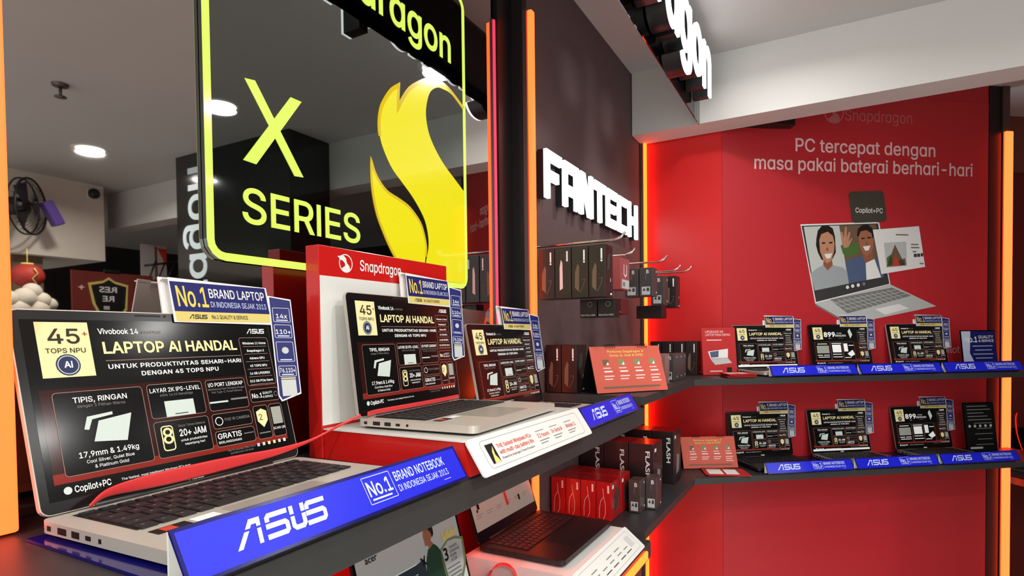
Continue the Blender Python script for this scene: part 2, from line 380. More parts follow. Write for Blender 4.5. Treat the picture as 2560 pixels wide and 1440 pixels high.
# LED strips
def led(label, loc, rz, z0, z1, m, w=.019, dep=.014):
    t = thing('led_strip', label, 'light strip', (loc[0], loc[1], z0), rz, 'glowing edge strips')
    h = z1-z0
    MB().box(-w/2-.003, w/2+.003, 0, .012, 0, h, m_prof).build('channel', t)
    MB().box(-w/2, w/2, -dep, -.0005, 0.001, h-.001, m, bev=.003).build('diffuser', t); return t
led('orange strip light standing at the near end of the front shelf', (-.70, .248), RZL, -.184, 1.04, m_ledn, .026)
led('orange strip light on the black post between mirror and dark wall', (-.70, 1.386), RZL, ZF+.02, .85, m_ledn, .02)
led('amber strip light where dark wall meets red panel', (-.70, 2.452), RZL, ZF+.02, .825, m_ledy, .016, .012)
p = PW(1.326, .008, 0); led('orange strip light at the far end of the poster wall', (p.x, p.y), RZP, ZF+.02, .86, m_led, .034)
led('rosy strip light along the edge of the mirror beside black post', (-.752, 1.292), RZL, -.18, .80, m_ledp, .008, .003)
# ================================================================== LIT SIGN ON THE MIRROR
FS = FR((-.754, 0, 0), (0, 1, 0), (0, 0, 1))
t = thing('lit_sign', 'square smoked sign with glowing yellow flame and lettering on the mirror', 'sign', (-.754, .825, .44))
FSL = FR((0, -.825, -.44), (0, 1, 0), (0, 0, 1))
mb = MB(); mb.prism(rrect(.501, .110, .649, .668, .028), 0, .007, m_smoke, FSL); mb.build('panel', t)
mb = MB(); c = Cv(mb, FSL, .0072); c.ring(.501, .110, .649, .668, .028, .0115, m_sl, 1); mb.build('border', t)
body = [(.911, .494), (.907, .447), (.92, .469), (.946, .501), (.986, .53), (1.013, .543), (1.05, .552), (1.087, .548), (1.14, .527), (1.14, .522), (1.095, .541), (1.06, .541), (1.038, .536), (1.016, .52), (1.004, .498), (.998, .471), (1.001, .447), (1.01, .425), (1.031, .401), (1.06, .378), (1.098, .357), (1.139, .335), (1.139, .122), (1.061, .122), (.984, .122), (.992, .161), (1.0, .187), (1.0, .212), (.991, .24), (.974, .262), (.947, .286), (.916, .307), (.887, .327), (.864, .356), (.854, .379), (.852, .404), (.858, .432), (.872, .456), (.89, .478)]
tong = [(.829, .327), (.838, .308), (.852, .292), (.874, .278), (.909, .27), (.94, .26), (.972, .237), (.986, .211), (.992, .187), (.988, .161), (.980, .122), (.93, .122), (.894, .155), (.874, .179), (.86, .2), (.844, .228), (.834, .259), (.829, .291)]
def smooth(pts, sharp, n=4):
    out = []; N = len(pts)
    for i in range(N):
        p1, p2 = Vector(pts[i]), Vector(pts[(i+1) % N])
        p0 = Vector(pts[i-1]) if i not in sharp else p1; p3 = Vector(pts[(i+2) % N]) if (i+1) % N not in sharp else p2
        for k in range(n):
            q = k/n; out.append(tuple(.5*((2*p1)+(p2-p0)*q+(2*p0-5*p1+4*p2-p3)*q*q+(3*p1-p0-3*p2+p3)*q**3)))
    return out
body = smooth(body, {0, 1, 8, 9, 21, 22, 24}); tong = smooth(tong, {0, 10, 11})
mb = MB(); c = Cv(mb, FSL, .0072)
c.poly(body, m_sy, 2); c.poly(tong, m_sy, 2)
for seg in stroke(body[-16:]+body[:34], .008): c.poly(seg, m_sg, 3)
for seg in stroke(body[136:]+body[:1], .008): c.poly(seg, m_sg, 3)
for seg in stroke(tong[-24:]+tong[:36], .006): c.poly(seg, m_sg, 3)
mb.build('flame_emblem', t)
for q in (0,):
    mb = MB(); c = Cv(mb, FSL, .0072)
    c.poly([(.565, .378), (.583, .381), (.670, .259), (.652, .257)], m_sl, 2); c.poly([(.647, .379), (.669, .379), (.582, .258), (.560, .259)], m_sl, 3); mb.build('letter_mark', t)
    mb = MB(); c = Cv(mb, FSL, .0072); c.text('SERIES', .557, .170, .050, m_sl, w=.240, b=.010, f=1); mb.build('lettering', t)
    mb = MB(); c = Cv(mb, FSL, .0072); c.text('Snapdragon', .585, .610, .066, m_sl, w=.508, b=.014, f=2); mb.build('lettering', t)
# ================================================================== SIGN WITH SOLID LETTERS HANGING FROM THE CEILING
t = thing('hanging_sign', 'white lit letters on a clear sheet hanging from the ceiling near the beam', 'sign', (-.448, 1.5, ZC))
MB().box(-.002, .002, -1.0, .828, .80-ZC, 0, m_clear).build('acrylic_sheet', t, label='clear acrylic sheet')
XHT = .150; k = XHT/XH1; kx = k*1.0
word = 'Snapdragon'.replace('a', AL); tot = ext(glyph(word, 0, 1, 1)[0])[1]
for i, ch in enumerate(word):
    vs, fs = glyph(ch, .008, 1, 1)
    x0 = (advance(word[:i])-tot)*kx
    F = FR((0.004, 2.195-1.5, .845-ZC), (0, 1, 0), (0, 0, 1))
    mb = MB(); mb.solid([(x0+p[0]*kx, p[1]*k) for p in vs], fs, 0.002, .056, m_letter, F)
    mb.solid([(x0+p[0]*kx, p[1]*k) for p in vs], fs, .0562, .064, m_white_lit, F, m_halo); mb.build('letter', t)
# ================================================================== WHITE LIT WALL SIGN
t = thing('wall_sign', 'white glowing block-letter sign on the dark ribbed wall', 'sign', (-.715, 1.9, .445))
W7 = dict(F=[[(.12, 0), (.12, .88), (.95, .88)], [(.12, .48), (.75, .48)]], A=[[(.12, 0), (.12, .88), (.88, .88), (.88, 0)], [(.12, .38), (.88, .38)]], N=[[(.12, 0), (.12, .88), (.3, .88), (.72, .1), (.88, .1), (.88, 1)]], T=[[(0, .88), (1, .88)], [(.5, .88), (.5, 0)]],
          E=[[(.98, .88), (.12, .88), (.12, .12), (.98, .12)], [(.12, .5), (.85, .5)]], C=[[(.98, .88), (.12, .88), (.12, .12), (.98, .12)]], H=[[(.12, 0), (.12, 1)], [(.88, 0), (.88, 1)], [(.12, .5), (.88, .5)]])
F = FR((0, 0, -.066), (0, 1, 0), (0, 0, 1))
for i, ch in enumerate('FANTECH'):
    mb = MB(); u0 = -.448+i*.124
    for j, st in enumerate(W7[ch]):
        for q in stroke(st, .21):
            q = [(u0+a*.112, b*.134) for a, b in q]
            mb.prism(q, .022+.0003*j, .032+.0003*j, m_white_lit, F, m_halo); mb.prism(q, .004+.0003*j, .0218+.0003*j, m_letter, F)
    mb.build('letter', t)
# ================================================================== SHELVES
XF, ZA, ZU, ZL, ZB = -.424, -.187, -.160, -.510, -.520
def plank(t, pts, z1, th):
    mb = MB(); mb.prism(pts, z1-th+.004, z1, m_shelf, None, m_edge); return mb.build('board', t)
t = thing('wall_shelf', 'dark shelf in front of the mirror carrying the nearest laptops', 'shelf', (0, 0, 0))
plank(t, [(-.753, -.3), (XF, -.3), (XF, 1.47), (-.688, 1.47), (-.688, 1.372), (-.743, 1.372), (-.743, 1.300), (-.753, 1.300)], ZA, .042)
mb = MB(); mb.box(XF, XF+.003, -.3, 1.47, ZA-.041, ZA-.003, m_edge, bev=.001); mb.build('edge_band', t)
MB().box(-.715, -.700, .30, 1.29, ZA-.050, ZA-.0425, M('led_orange_bright', (60, 24, 12), .5, es=1.0, ecol=(36, 1.0, .2))).build('glow_strip', t, label='orange light strip under the shelf')
t = thing('wall_shelf', 'dark shelf below the nearest one carrying a white stand with black laptop', 'shelf', (0, 0, 0))
plank(t, [(-.753, -.3), (XF+.02, -.3), (XF+.02, 1.45), (-.688, 1.45), (-.688, 1.372), (-.743, 1.372), (-.743, 1.300), (-.753, 1.300)], ZB, .042)
mb = MB(); mb.box(XF+.02, XF+.023, -.3, 1.45, ZB-.041, ZB-.003, m_edge, bev=.001); mb.build('edge_band', t)
mb = MB(); mb.box(XF+.0235, XF+.030, .95, 1.40, ZB-.03, ZB-.010, m_ledy, bev=.002); mb.build('glow_strip', t, label='yellow reflection on the shelf edge made as a glowing strip')  # light reflected on the shelf edge, put in as a glowing strip
def corner_shelf(label, z1, th):
    t = thing('corner_shelf', label, 'shelf', (0, 0, 0))
    d = .272; a = PW(1.32, d, 0); e = PW(1.235, .001, 0); e2 = PW(1.32, .025, 0); e1 = PW(1.235, .025, 0); kx = CO+n_*d; k = (XF-kx.x)/t_.x; b = kx+t_*k
    pts = [(-.712, 1.475), (XF, 1.475), (b.x, b.y), (a.x, a.y), (e2.x, e2.y), (e1.x, e1.y), (e.x, e.y), (-.388, 2.468), (-.712, 2.468)]
    pts[-2] = tuple((CO+n_*.002+t_*.002))[:2]
    plank(t, pts, z1, th)
corner_shelf('black corner shelf bending from dark wall along the poster, upper level', ZU, .026)
corner_shelf('black corner shelf bending from dark wall along the poster, lower level', ZL, .026)
# ================================================================== LAPTOPS
LW, LD, LH, LB = .315, .222, .207, .0155
def screen_promo(mb, X, v2=False):
    c = Cv(mb, X, .0004); w, h = .297, .184; U = lambda a: -w/2+a*w; V = lambda b: .012+(1-b)*h
    def R_(a, b, a2, b2, m, l=1): c.rect(U(a), V(b2), (a2-a)*w, (b2-b)*h, m, l)
    def bx(a, b, a2, b2): c.rr(U(a), V(b2), (a2-a)*w, (b2-b)*h, .004, S['bg'], 2); c.ring(U(a), V(b2), (a2-a)*w, (b2-b)*h, .004, .0006, S['ln'], 3)
    def T(t, a, b, hh, m='w', al='L', ww=None, bd=.0, sp=1.0, f=1): c.text(t, U(a), V(b), hh*h, S[m], al, ww*w if ww else None, bd, 4, sp, f)
    def bar(a, b, a2, m='g', th=.006): R_(a, b-th, a2, b+th, S[m], 4)
    R_(0, 0, 1, 1, S['bg'], 1); R_(.02, .40, .985, .86, S['dk'], 1.5); R_(.02, .86, .985, .915, S['band'], 1.5)
    R_(.04, .015, .205, .335, S['gold'], 2); T('45', .122, .14, .085, 'dkt', 'C', .10, .01); T('+', .19, .10, .04, 'band', 'C'); T('TOPS NPU', .122, .195, .027, 'dkt', 'C', .125, .01)
    c.disc(U(.122), V(.265), .0115, S['blu'], 3); c.circ(U(.122), V(.265), .0100, .0008, S['sil'], 4); T('Ai', .122, .28, .035, 'w', 'C', None, .02)
    maker_logo(c, U(.875), V(.085), .0068, S['w'], 4)
    if not v2:
        T('Vivobook 14', .235, .085, .032, 'w', 'L', .145, .015); T('(A1407QA)', .39, .083, .018, 'g')
        T('LAPTOP AI HANDAL', .243, .205, .068, 'gold', 'L', .565, .022); bar(.245, .25, .82, 'ln', .002)
        T('UNTUK PRODUKTIVITAS SEHARI-HARI', .25, .300, .026, 'w', 'L', .565, .018, 1.15); T('DENGAN 45 TOPS NPU', .53, .352, .026, 'w', 'C', .33, .018, 1.15)
        bx(.055, .42, .355, .885); T('TIPIS, RINGAN', .205, .485, .030, 'w', 'C', .18, .01); T('dengan 3 Pilihan Warna', .205, .515, .017, 'g', 'C')
        q = lambda a, b: (U(a), V(b))
        c.poly([q(.135, .64), (q(.150, .57)), q(.235, .555), q(.235, .572), q(.165, .588), q(.150, .645)], S['sil'], 4)
        c.poly([q(.160, .715), q(.185, .60), q(.300, .575), q(.270, .735)], S['sil'], 4)
        T('17,9mm & 1.49kg', .205, .795, .030, 'w', 'C', .20, .01); T('Cool Silver, Quiet Blue', .205, .83, .018, 'w', 'C'); T('& Platinum Gold', .205, .862, .018, 'w', 'C')
        bx(.372, .415, .602, .635); T('LAYAR 2K IPS-LEVEL', .487, .470, .027, 'w', 'C', .21, .008); T('60Hz 16:10 NanoEdge', .487, .497, .015, 'g', 'C'); R_(.43, .53, .552, .632, S['sil'], 4); R_(.465, .615, .52, .620, S['bg'], 5)
        bx(.618, .415, .812, .635); T('I/O PORT LENGKAP', .715, .465, .026, 'w', 'C', .17, .008); T('Mendukung Fast Charging dengan', .715, .490, .013, 'g', 'C'); T('Port Type-C, Power Delivery', .715, .512, .013, 'g', 'C'); bar(.622, .575, .71, 'sil', .006); bar(.725, .565, .81, 'g', .006)
        bx(.372, .655, .602, .885); c.ring(U(.395), V(.845), .045*w*1.1, .16*h, .004, .0014, S['gold'], 4); c.text('8', U(.42), V(.80), .10*h, S['gold'], 'C', None, .0, 5); T('Daya Tahan Baterai', .525, .705, .015, 'g', 'C'); T('20+ JAM', .525, .765, .042, 'w', 'C', .115, .015); T('untuk produktivitas', .525, .80, .015, 'w', 'C'); T('sepanjang hari', .525, .826, .015, 'w', 'C')
        bx(.618, .655, .812, .76); T('FHD IR CAMERA', .738, .712, .020, 'g', 'C', .125); c.circ(U(.648), V(.708), .0055, .0009, S['w'], 4)
        bx(.618, .775, .812, .885); T('GRATIS', .628, .830, .036, 'w', 'L', .115, .01); T('BERLANGGANAN', .628, .862, .016, 'w'); bar(.755, .82, .805, 'g', .003)
    else:
        T('899', .225, .265, .115, 'w', 'L', .20, .03); T('gram', .325, .315, .02, 'w', 'C'); T('PALING', .505, .19, .028, 'w', 'C'); T('RINGAN', .52, .265, .050, 'sil', 'C', .19, .02); T('di kelasnya', .52, .315, .02, 'g', 'C')
        c.poly([(U(.66), V(.13)), (U(.70), V(.05)), (U(.735), V(.22)), (U(.69), V(.32))], S['sil'], 3)
        for a in (.045, .32, .535):
            bx(a, .40, a+(.265 if a < .1 else .205), .885)
        R_(.07, .50, .285, .70, S['grey'], 4); R_(.345, .48, .50, .68, S['w'], 4); R_(.55, .45, .62, .66, S['w'], 4); c.poly([(U(.60), V(.72)), (U(.70), V(.62)), (U(.735), V(.74)), (U(.66), V(.80))], S['w'], 4)
        for a, b, a2 in ((.09, .455, .26), (.34, .445, .51), (.64, .50, .73), (.07, .75, .16), (.18, .75, .28), (.34, .73, .50), (.34, .80, .51), (.55, .82, .66), (.08, .80, .28)): bar(a, b, a2, 'w', .009)
    bx(.825, .115, .985, .485)
    for i, tx in enumerate(('Windows 11 Home', 'Snapdragon X', 'Adreno GPU', '45 TOPS NPU', '16 GB LPDDR5X', '512 GB PCIe Gen4')):
        T(tx, .905, .168+i*.058, .017, 'w', 'C', None, .01); bar(.84, .185+i*.058, .97, 'ln', .0015)
    bx(.825, .51, .985, .61); T('No.1', .835, .578, .034, 'w', 'L', .055, .01); T('QUALITY', .894, .555, .018, 'w', 'L', .055); T('& SERVICE', .894, .583, .016, 'w', 'L', .055)
    c.circ(U(.968), V(.560), .0034, .0007, S['g'], 4)
    bx(.825, .635, .905, .885); c.poly([(U(a), V(b)) for a, b in ((.838, .68), (.866, .66), (.893, .68), (.893, .75), (.866, .80), (.838, .75))], S['gold'], 4); T('2', .857, .745, .045, 'dkt', 'C', None, .01); bar(.835, .84, .895, 'g', .004)
    bx(.912, .635, .985, .885); R_(.921, .66, .976, .79, S['grey'], 4); T('SCAN QR', .9485, .83, .018, 'w', 'C')
    c.disc(U(.055), V(.955), .0038, S['sil'], 4); T('Copilot+PC', .075, .972, .034, 'w', 'L', .115, .012); T('The fastest, most intelligent Windows PCs ever', .225, .962, .014, 'w')
    T('This PC includes Office 2024', .73, .925, .012, 'g', 'C'); T('and Microsoft 365 Basic', .73, .945, .012, 'g', 'C')
    for i, m in enumerate(('ltb', 'sil', 'gold', 'gold', 'sil', 'w')): c.rect(U(.81+i*.029), V(.93), .004, .0042, I['ltb'] if m == 'ltb' else S[m], 4)
def keyrow():
    rows = [(.0, [.0155]*14+[.02]), (.0, [.0155]*13+[.0305]), (.0, [.022]+[.0155]*12+[.023]), (.0, [.0265]+[.0155]*11+[.0345]), (.0, [.034]+[.0155]*10+[.0415]), (.0, [.0155, .0155, .0155, .0155, .0825, .0155, .0155, .0155, .0155, .0155, .0155])]
    out = []
    for r, (o, ws) in enumerate(rows):
        g = .0038; tot = sum(ws)+g*(len(ws)-1); kk = .268/tot; x = -.134
        for w_ in ws: out.append((x, r, w_*kk)); x += (w_+g)*kk
    return out
def make_laptop(label, shell, tilt=12, v2=False, keys=False, lipw=False, wedge=True, content=True, group='laptops on display'):
    t = thing('laptop', label, 'laptop', group=group)
    mb = MB(); W, D = LW/2, LD
    mb.prism(rrect(-W, -D, 2*W, D, .012), .004, LB, shell); mb.prism(rrect(-W+.006, -D+.008, 2*W-.012, D-.012, .012), .0015, .004, m_blk)
    mb.build('base', t)
    mb = MB()
    for y, w_, h_ in ((-.018, .006, .0045), (-.040, .014, .006), (-.062, .012, .006), (-.082, .008, .004), (-.100, .004, .004)):
        mb.box(-W-.0004, -W+.002, y-w_/2, y+w_/2, .0095-h_/2, .0095+h_/2, m_port)
    mb.build('port_row', t)
    mb = MB(); mb.box(-.137, .137, -.118, -.016, LB+.0001, LB+.0004, m_keyw); kw = mb
    ky = lambda r: (-.0235 if r == 0 else -.0265-r*.0172)
    if keys:
        kb = mb.build('keyboard', t)
        for i, (x, r, w_) in enumerate(keyrow()):
            dd = .0085 if r == 0 else .0148
            mk = MB().box(x, x+w_, ky(r)-dd/2-.001, ky(r)+dd/2-.001, LB+.0005, LB+.0022, m_key if shell is not m_blk else M('keycap_rose', (44, 26, 28), .5))
            if w_ < .06: Cv(mk, FR((0, 0, LB+.0022), (1, 0, 0), (0, 1, 0)), 0).rect(x+w_*.28, ky(r)-.0008, min(.0032, w_*.3), .0014 if r else .001, I['gy'], 1)
            mk.build('key', kb)
    else:
        for (x, r, w_) in keyrow():
            dd = .0085 if r == 0 else .0148
            mb.box(x, x+w_, ky(r)-dd/2-.001, ky(r)+dd/2-.001, LB+.0005, LB+.0022, m_key)
        mb.build('keyboard', t)
    mb = MB(); mb.prism(rrect(-.062, -.206, .124, .078, .004), LB+.0001, LB+.0004, M('touchpad_silver', (178, 172, 160), .3, .3) if shell is not m_blk else M('touchpad_black', (30, 24, 26), .25)); mb.build('touchpad', t)
    if shell is not m_blk:
        mb = MB(); c = Cv(mb, FR((0, 0, LB), (1, 0, 0), (0, 1, 0)), 0)
        c.rect(-.136, -.148, .034, .016, I['k'], 2); c.rect(-.128, -.146, .012, .012, I['tomato'], 3); c.rect(-.098, -.146, .026, .014, I['w'], 2); mb.build('sticker', t)
    a = R(tilt); FL = FR((0, -.004, LB+.0015), (1, 0, 0), (0, math.sin(a), math.cos(a)))
    mb = MB(); mb.prism(rrect(-W, 0, 2*W, LH, .009), -.0055, 0, shell, FL); mb.build('lid', t)
    mb = MB(); mb.prism(rrect(-W+.0012, .0008, 2*W-.0024, LH-.002, .008), 0.0001, .0004, m_bez, FL)
    c = Cv(mb, FL, .0004); c.disc(0, LH-.0045, .0016, m_port, 1); c.rect(-.035, LH-.0055, .03, .002, m_keyw, 1)
    if content: maker_logo(c, -.009, .0025, .0045, S['w'], 1)
    mb.build('bezel', t)
    if content:
        mb = MB(); screen_promo(mb, FL, v2)
        if lipw: Cv(mb, FL, .0004).rect(-.149, .010, .298, .0085, S['w'], 6)
        mb.build('screen', t)
    mb = MB(); mb.tube([(-.11, -.003, LB+.001), (.11, -.003, LB+.001)], .0035, m_blk); mb.build('hinge', t)
    return t, FL
def make_topper(label, tilt):
    a = R(tilt); t = thing('screen_topper', label, 'advertising topper', group='card toppers clipped on laptop lids')
    FL = FR((0, -.004, LB+.0015), (1, 0, 0), (0, math.sin(a), math.cos(a))); TOP = LH
    mb = MB(); u0, v0, w, h = .010, TOP-.012, .149, .058
    mb.prism([(u0, v0), (u0+w, v0-.002), (u0+w, v0+h-.004), (u0+.002, v0+h)], .0022, .0030, I['w'], FL)
    c = Cv(mb, FL, .0030); c.rect(u0+.003, v0+.014, w-.006, h-.019, I['navy'], 1); c.rect(u0+.003, v0+.001, w-.006, .013, I['gold'], 1)
    c.text('No.1', u0+.009, v0+.021, .026, I['ylw'], 'L', .042, .012, f=1); c.text('BRAND LAPTOP', u0+.054, v0+.034, .012, I['w'], 'L', .088, .012, f=1); c.text('DI INDONESIA SEJAK 2013', u0+.054, v0+.021, .0075, I['ltb'], 'L', .088, .006, f=1)
    maker_logo(c, u0+.020, v0+.0045, .0058, I['k'], 2); c.text('No.1 QUALITY & SERVICE', u0+.052, v0+.005, .0052, I['k'], 'L', .055, .008, f=1); mb.build('banner', t)
    mb = MB(); mb.prism([(u0-.007, v0+.004), (u0+.01, v0+.002), (u0+.012, v0+h+.002), (u0-.004, v0+h+.003)], -.0085, -.0060, I['w'], FL)
    mb.prism([(u0-.003, v0+h-.002), (u0+.03, v0+h-.002), (u0+.03, v0+h-.0005), (u0-.003, v0+h-.0005)], -.0085, .0022, I['w'], FL); mb.build('back_flap', t)
    mb = MB(); F2 = FL @ Matrix.Translation((.1595, TOP+.030, .0028)) @ Matrix.Rotation(R(-7), 4, 'Z') @ Matrix.Rotation(R(-20), 4, 'Y')
    mb.prism([(0, 0), (.033, -.004), (.033, -.148), (.004, -.158), (0, -.15)], 0, .0008, I['w'], F2)
    c = Cv(mb, F2, .0008); c.poly([(.0015, -.002), (.0315, -.006), (.0315, -.146), (.005, -.1555), (.0015, -.149)], I['navy'], 1)
    for v, h_, tx in ((-.040, .022, '14x'), (-.064, .020, '110+'), (-.100, .030, ''), (-.122, .016, '76110+')):
        c.ring(.004, v, .025, h_, .002, .0006, I['w'], 2)
        if tx: c.text(tx.replace('76', '76.'), .0165, v+.006, .0065, I['w'], 'C', min(.022, .0055*len(tx)), .01, f=1)
        c.rect(.008, v+.002, .017, .0018, I['ltb'], 2)
    c.disc(.0165, -.083, .005, I['lg'], 2); c.rect(.006, -.1505, .021, .024, I['lg'], 2); c.rect(.006, -.1255, .021, .002, I['gold'], 2); mb.build('side_strip', t); return t
def make_tray(label, wide=.36):
    t = thing('sign_tray', label, 'display tray', group='blue sign trays along the shelf edges')
    W = wide/2                                                                    # local y = 0 at the apex, front is -y
    mb = MB(); mb.box(-W, W, .0025, .225, 0, .0028, m_navyb); mb.build('foot_plate', t)
    mb = MB(); mb.box(-W, W, .0004, .0024, .0029, .043, m_whitec); mb.build('back_wall', t, label='white inner wall')
    F = FR((0, 0, .0445), (1, 0, 0), (0, .50, .83)); mb = MB(); h = .046
    mb.prism([(-W, -h), (W, -h), (W, 0), (-W, 0)], -.002, 0, m_blue, F, m_navyb, m_whitec)
    c = Cv(mb, F, 0); k = wide/.36; B = I['ltb']
    for q in stroke([(-W+.0015, -h+.0015), (W-.0015, -h+.0015), (W-.0015, -.0015), (-W+.0015, -.0015)], .003, True): c.poly(q, m_navyb, 1)
    maker_logo(c, -W+.045, -h+.013, .0225, B, 2)
    c.ring(.012, -h+.010, .043, .030, .001, .0008, B, 2); c.text('No.1', .0335, -h+.0185, .0155, B, 'C', .036, .014, f=1); c.rect(.017, -h+.0135, .03, .002, B, 2)
    c.text('BRAND NOTEBOOK', .060, -h+.026, .0105, B, 'L', .093, .012, f=1); c.text('DI INDONESIA SEJAK 2013', .060, -h+.0135, .0075, B, 'L', .093, .006, f=1); c.rect(.139, -h+.008, .014, .0006, B, 2)
    mb.build('front_panel', t); return t
# near shelf
hx = -.662
A, _ = make_laptop('silver laptop nearest on the front shelf with open promo screen and black keys', m_silver, 15, keys=True, group='laptops on the front shelf')
A.location = (-.664, .422, ZA+.003); A.rotation_euler = (0, 0, RZL+R(2.2))
tp = make_topper('blue and gold card topper clipped on the nearest silver laptop', 15); tp.location = A.location; tp.rotation_euler = A.rotation_euler
tray = make_tray('blue sign tray under the nearest silver laptop', .372); tray.location = (-.434, .441, ZA+.0005); tray.rotation_euler = (0, 0, RZL)
B_, _ = make_laptop('silver laptop raised on the red and white branded stand', m_silver, 7, keys=True, group='laptops on the front shelf')
B_.location = (-.650, .822, -.1392); B_.rotation_euler = (0, 0, RZL+R(2.5)); B_.scale = (.95, .95, .95)
tpB = make_topper('blue and gold card topper on the laptop raised on red stand', 7); tpB.location = B_.location; tpB.rotation_euler = B_.rotation_euler; tpB.scale = B_.scale
L3_, _ = make_laptop('silver laptop behind the red and white stand beside black post', m_silver, 11, group='laptops on the front shelf')
L3_.location = (-.652, 1.196, ZA+.003); L3_.rotation_euler = (0, 0, RZL); L3_.scale = (.96, .96, .96)
tpC = make_topper('blue and gold card topper on the laptop beside black post', 11); tpC.location = L3_.location; tpC.rotation_euler = L3_.rotation_euler; tpC.scale = L3_.scale
tr2 = dup(tray, None, (-.434, 1.222, ZA+.0005), RZL, 'blue sign tray at the far end of the front shelf'); tr2.scale = (.88, 1, 1)
# branded stand
t = thing('display_stand', 'red and white laptop stand with tall back panel and sloped front card', 'display stand', (-.72, .842, ZA), RZL, 'laptop stands')
mb = MB(); F = FR((0, 0, 0), (1, 0, 0), (0, 0, 1)); hw = .192
mb.box(-.197, .142, -.030, -.002, .0005, .331, m_redac, bev=.001); mb.box(-.1955, .1415, -.0309, -.0301, .052, .284, m_whitec)
c = Cv(mb, F, .0303); flame(c, -.140, .3075, .030, I['w'], 1); c.text('Snapdragon', -.108, .299, .0175, I['w'], 'L', .105, .010, f=2); mb.build('back_panel', t)
G = FR((-.193, 0, 0), (0, -1, 0), (0, 0, 1))
mb = MB(); mb.prism([(.0315, .0005), (.300, .0005), (.288, .0455), (.0315, .0455)], 0, .386, m_redac, FR((.193, 0, 0), (0, -1, 0), (0, 0, 1)) @ Matrix.Translation((0, 0, 0)))
mb.build('riser', t)
mb = MB(); mb.box(-.195, .195, -.290, -.0315, .0456, .0475, m_whitec); mb.build('top_plate', t)
sl = math.atan2(.0475-.002, .030); F = FR((0, -.2905, .0474), (1, 0, 0), (0, math.cos(sl), math.sin(sl))); mb = MB(); h = .056
mb.prism(rrect(-.195, -h, .39, h, .006), -.0005, .002, m_whitec, F)
c = Cv(mb, F, .002); c.ring(-.170, -h+.007, .34, .042, .008, .0006, I['gy'], 1); c.rect(-.160, -h+.013, .021, .029, I['k'], 2); c.poly([(-.155, -h+.013), (-.150, -h+.030), (-.143, -h+.038), (-.146, -h+.025), (-.140, -h+.013)], I['gold'], 3)
c.text('THE fastest Windows PCs', -.132, -h+.032, .0062, I['tomato'], 'L', .105, .008, f=1); c.text('with multi-day battery life', -.132, -h+.0225, .0062, I['tomato'], 'L', .105, .008, f=1); c.text('Powered by Snapdragon X Series Processors', -.132, -h+.015, .0036, I['k'], 'L', .10)
for u, tx in ((-.008, '22 hours'), (.045, 'On-Device AI'), (.105, 'Windows 11')):
    c.text(tx, u, -h+.026, .0070, I['tomato'], 'L', .042, .004, f=1); c.rect(u, -h+.020, .034, .0016, I['gy'], 2); c.rect(u, -h+.0155, .026, .0014, I['gy'], 2); c.rect(u, -h+.037, .03, .0012, I['gy'], 2)
mb.build('front_card', t)
# red security ribbons
def ribbon(name, label, pts, wd, m=m_cord, th=.0007, up=False, taper=None):
    t = thing(name, label, 'ribbon', pts[0], 0, 'security ribbons'); P = [Vector(p)-Vector(pts[0]) for p in pts]
    Q = []                                                                     # smooth the path
    for i in range(len(P)-1):
        p0, p1, p2, p3 = P[max(i-1, 0)], P[i], P[i+1], P[min(i+2, len(P)-1)]
        for k in range(6):
            s = k/6; Q.append(.5*((2*p1)+(p2-p0)*s+(2*p0-5*p1+4*p2-p3)*s*s+(3*p1-p0-3*p2+p3)*s**3))
    Q.append(P[-1]); MB().tube(Q, wd, m, 8, None, (th, wd) if up else (wd, th), taper).build('strap', t); return t
ribbon('security_ribbon', 'flat red ribbon lying along the hinge of the nearest laptop', [(-.632, .296, -.1605), (-.640, .315, -.1535), (-.650, .35, -.1535), (-.656, .40, -.1545), (-.661, .47, -.1545), (-.665, .54, -.1545), (-.664, .60, -.148), (-.650, .640, -.132), (-.635, .672, -.1185)], .0085, up=True, taper=lambda q: .22+.78*max(0, math.sin(math.pi*min(1, q*1.25)))**1.5)
ribbon('security_ribbon', 'flat red ribbon along the hinge of the laptop on red stand', [(-.630, .682, -.1185), (-.640, .72, -.1185), (-.642, .82, -.1185), (-.647, .91, -.1185), (-.652, .965, -.1185)], .0038, up=True)
# ================================================================== LOWER FRONT SHELF
t = thing('display_stand', 'white low laptop stand with sloped front card below the front shelf', 'display stand', (-.72, 1.215, ZB), RZL, 'laptop stands')
mb = MB(); mb.prism([(.02, .0005), (.290, .0005), (.270, .045), (.02, .045)], 0, .33, m_whitec, FR((.165, 0, 0), (0, -1, 0), (0, 0, 1))); mb.build('riser', t)
sl = math.atan2(.044, .055); F = FR((0, -.271, .0468), (1, 0, 0), (0, math.cos(sl), math.sin(sl))); mb = MB(); h = .066
mb.prism(rrect(-.168, -h, .336, h, .006), -.0005, .002, m_whitec, F); c = Cv(mb, F, .002); c.ring(-.152, -h+.008, .304, .05, .008, .0006, I['gy'], 1)
c.rect(.112, -h+.022, .026, .026, I['lg'], 2); c.disc(-.13, -h+.035, .006, I['k'], 2)
for u, n2 in ((-.11, 3), (-.065, 2), (-.02, 3), (.03, 3), (.072, 2)):
    for j in range(n2): c.rect(u, -h+.018+j*.011, .032-.006*(j % 2), .0022, I['gy'] if j else I['dgy'], 2)
mb.build('front_card', t)
K, FLk = make_laptop('black laptop on the white stand with pale spec sheet taped to its screen', m_blk, 18, keys=True, content=False, group='laptops on the lower front shelf')
K.location = (-.684, 1.226, ZB+.0462); K.scale = (.93, .93, .93); K.rotation_euler = (0, 0, RZL)
mb = MB(); c = Cv(mb, FLk, .0005); c.rect(-.152, .026, .304, .178, S['grey'], 1)
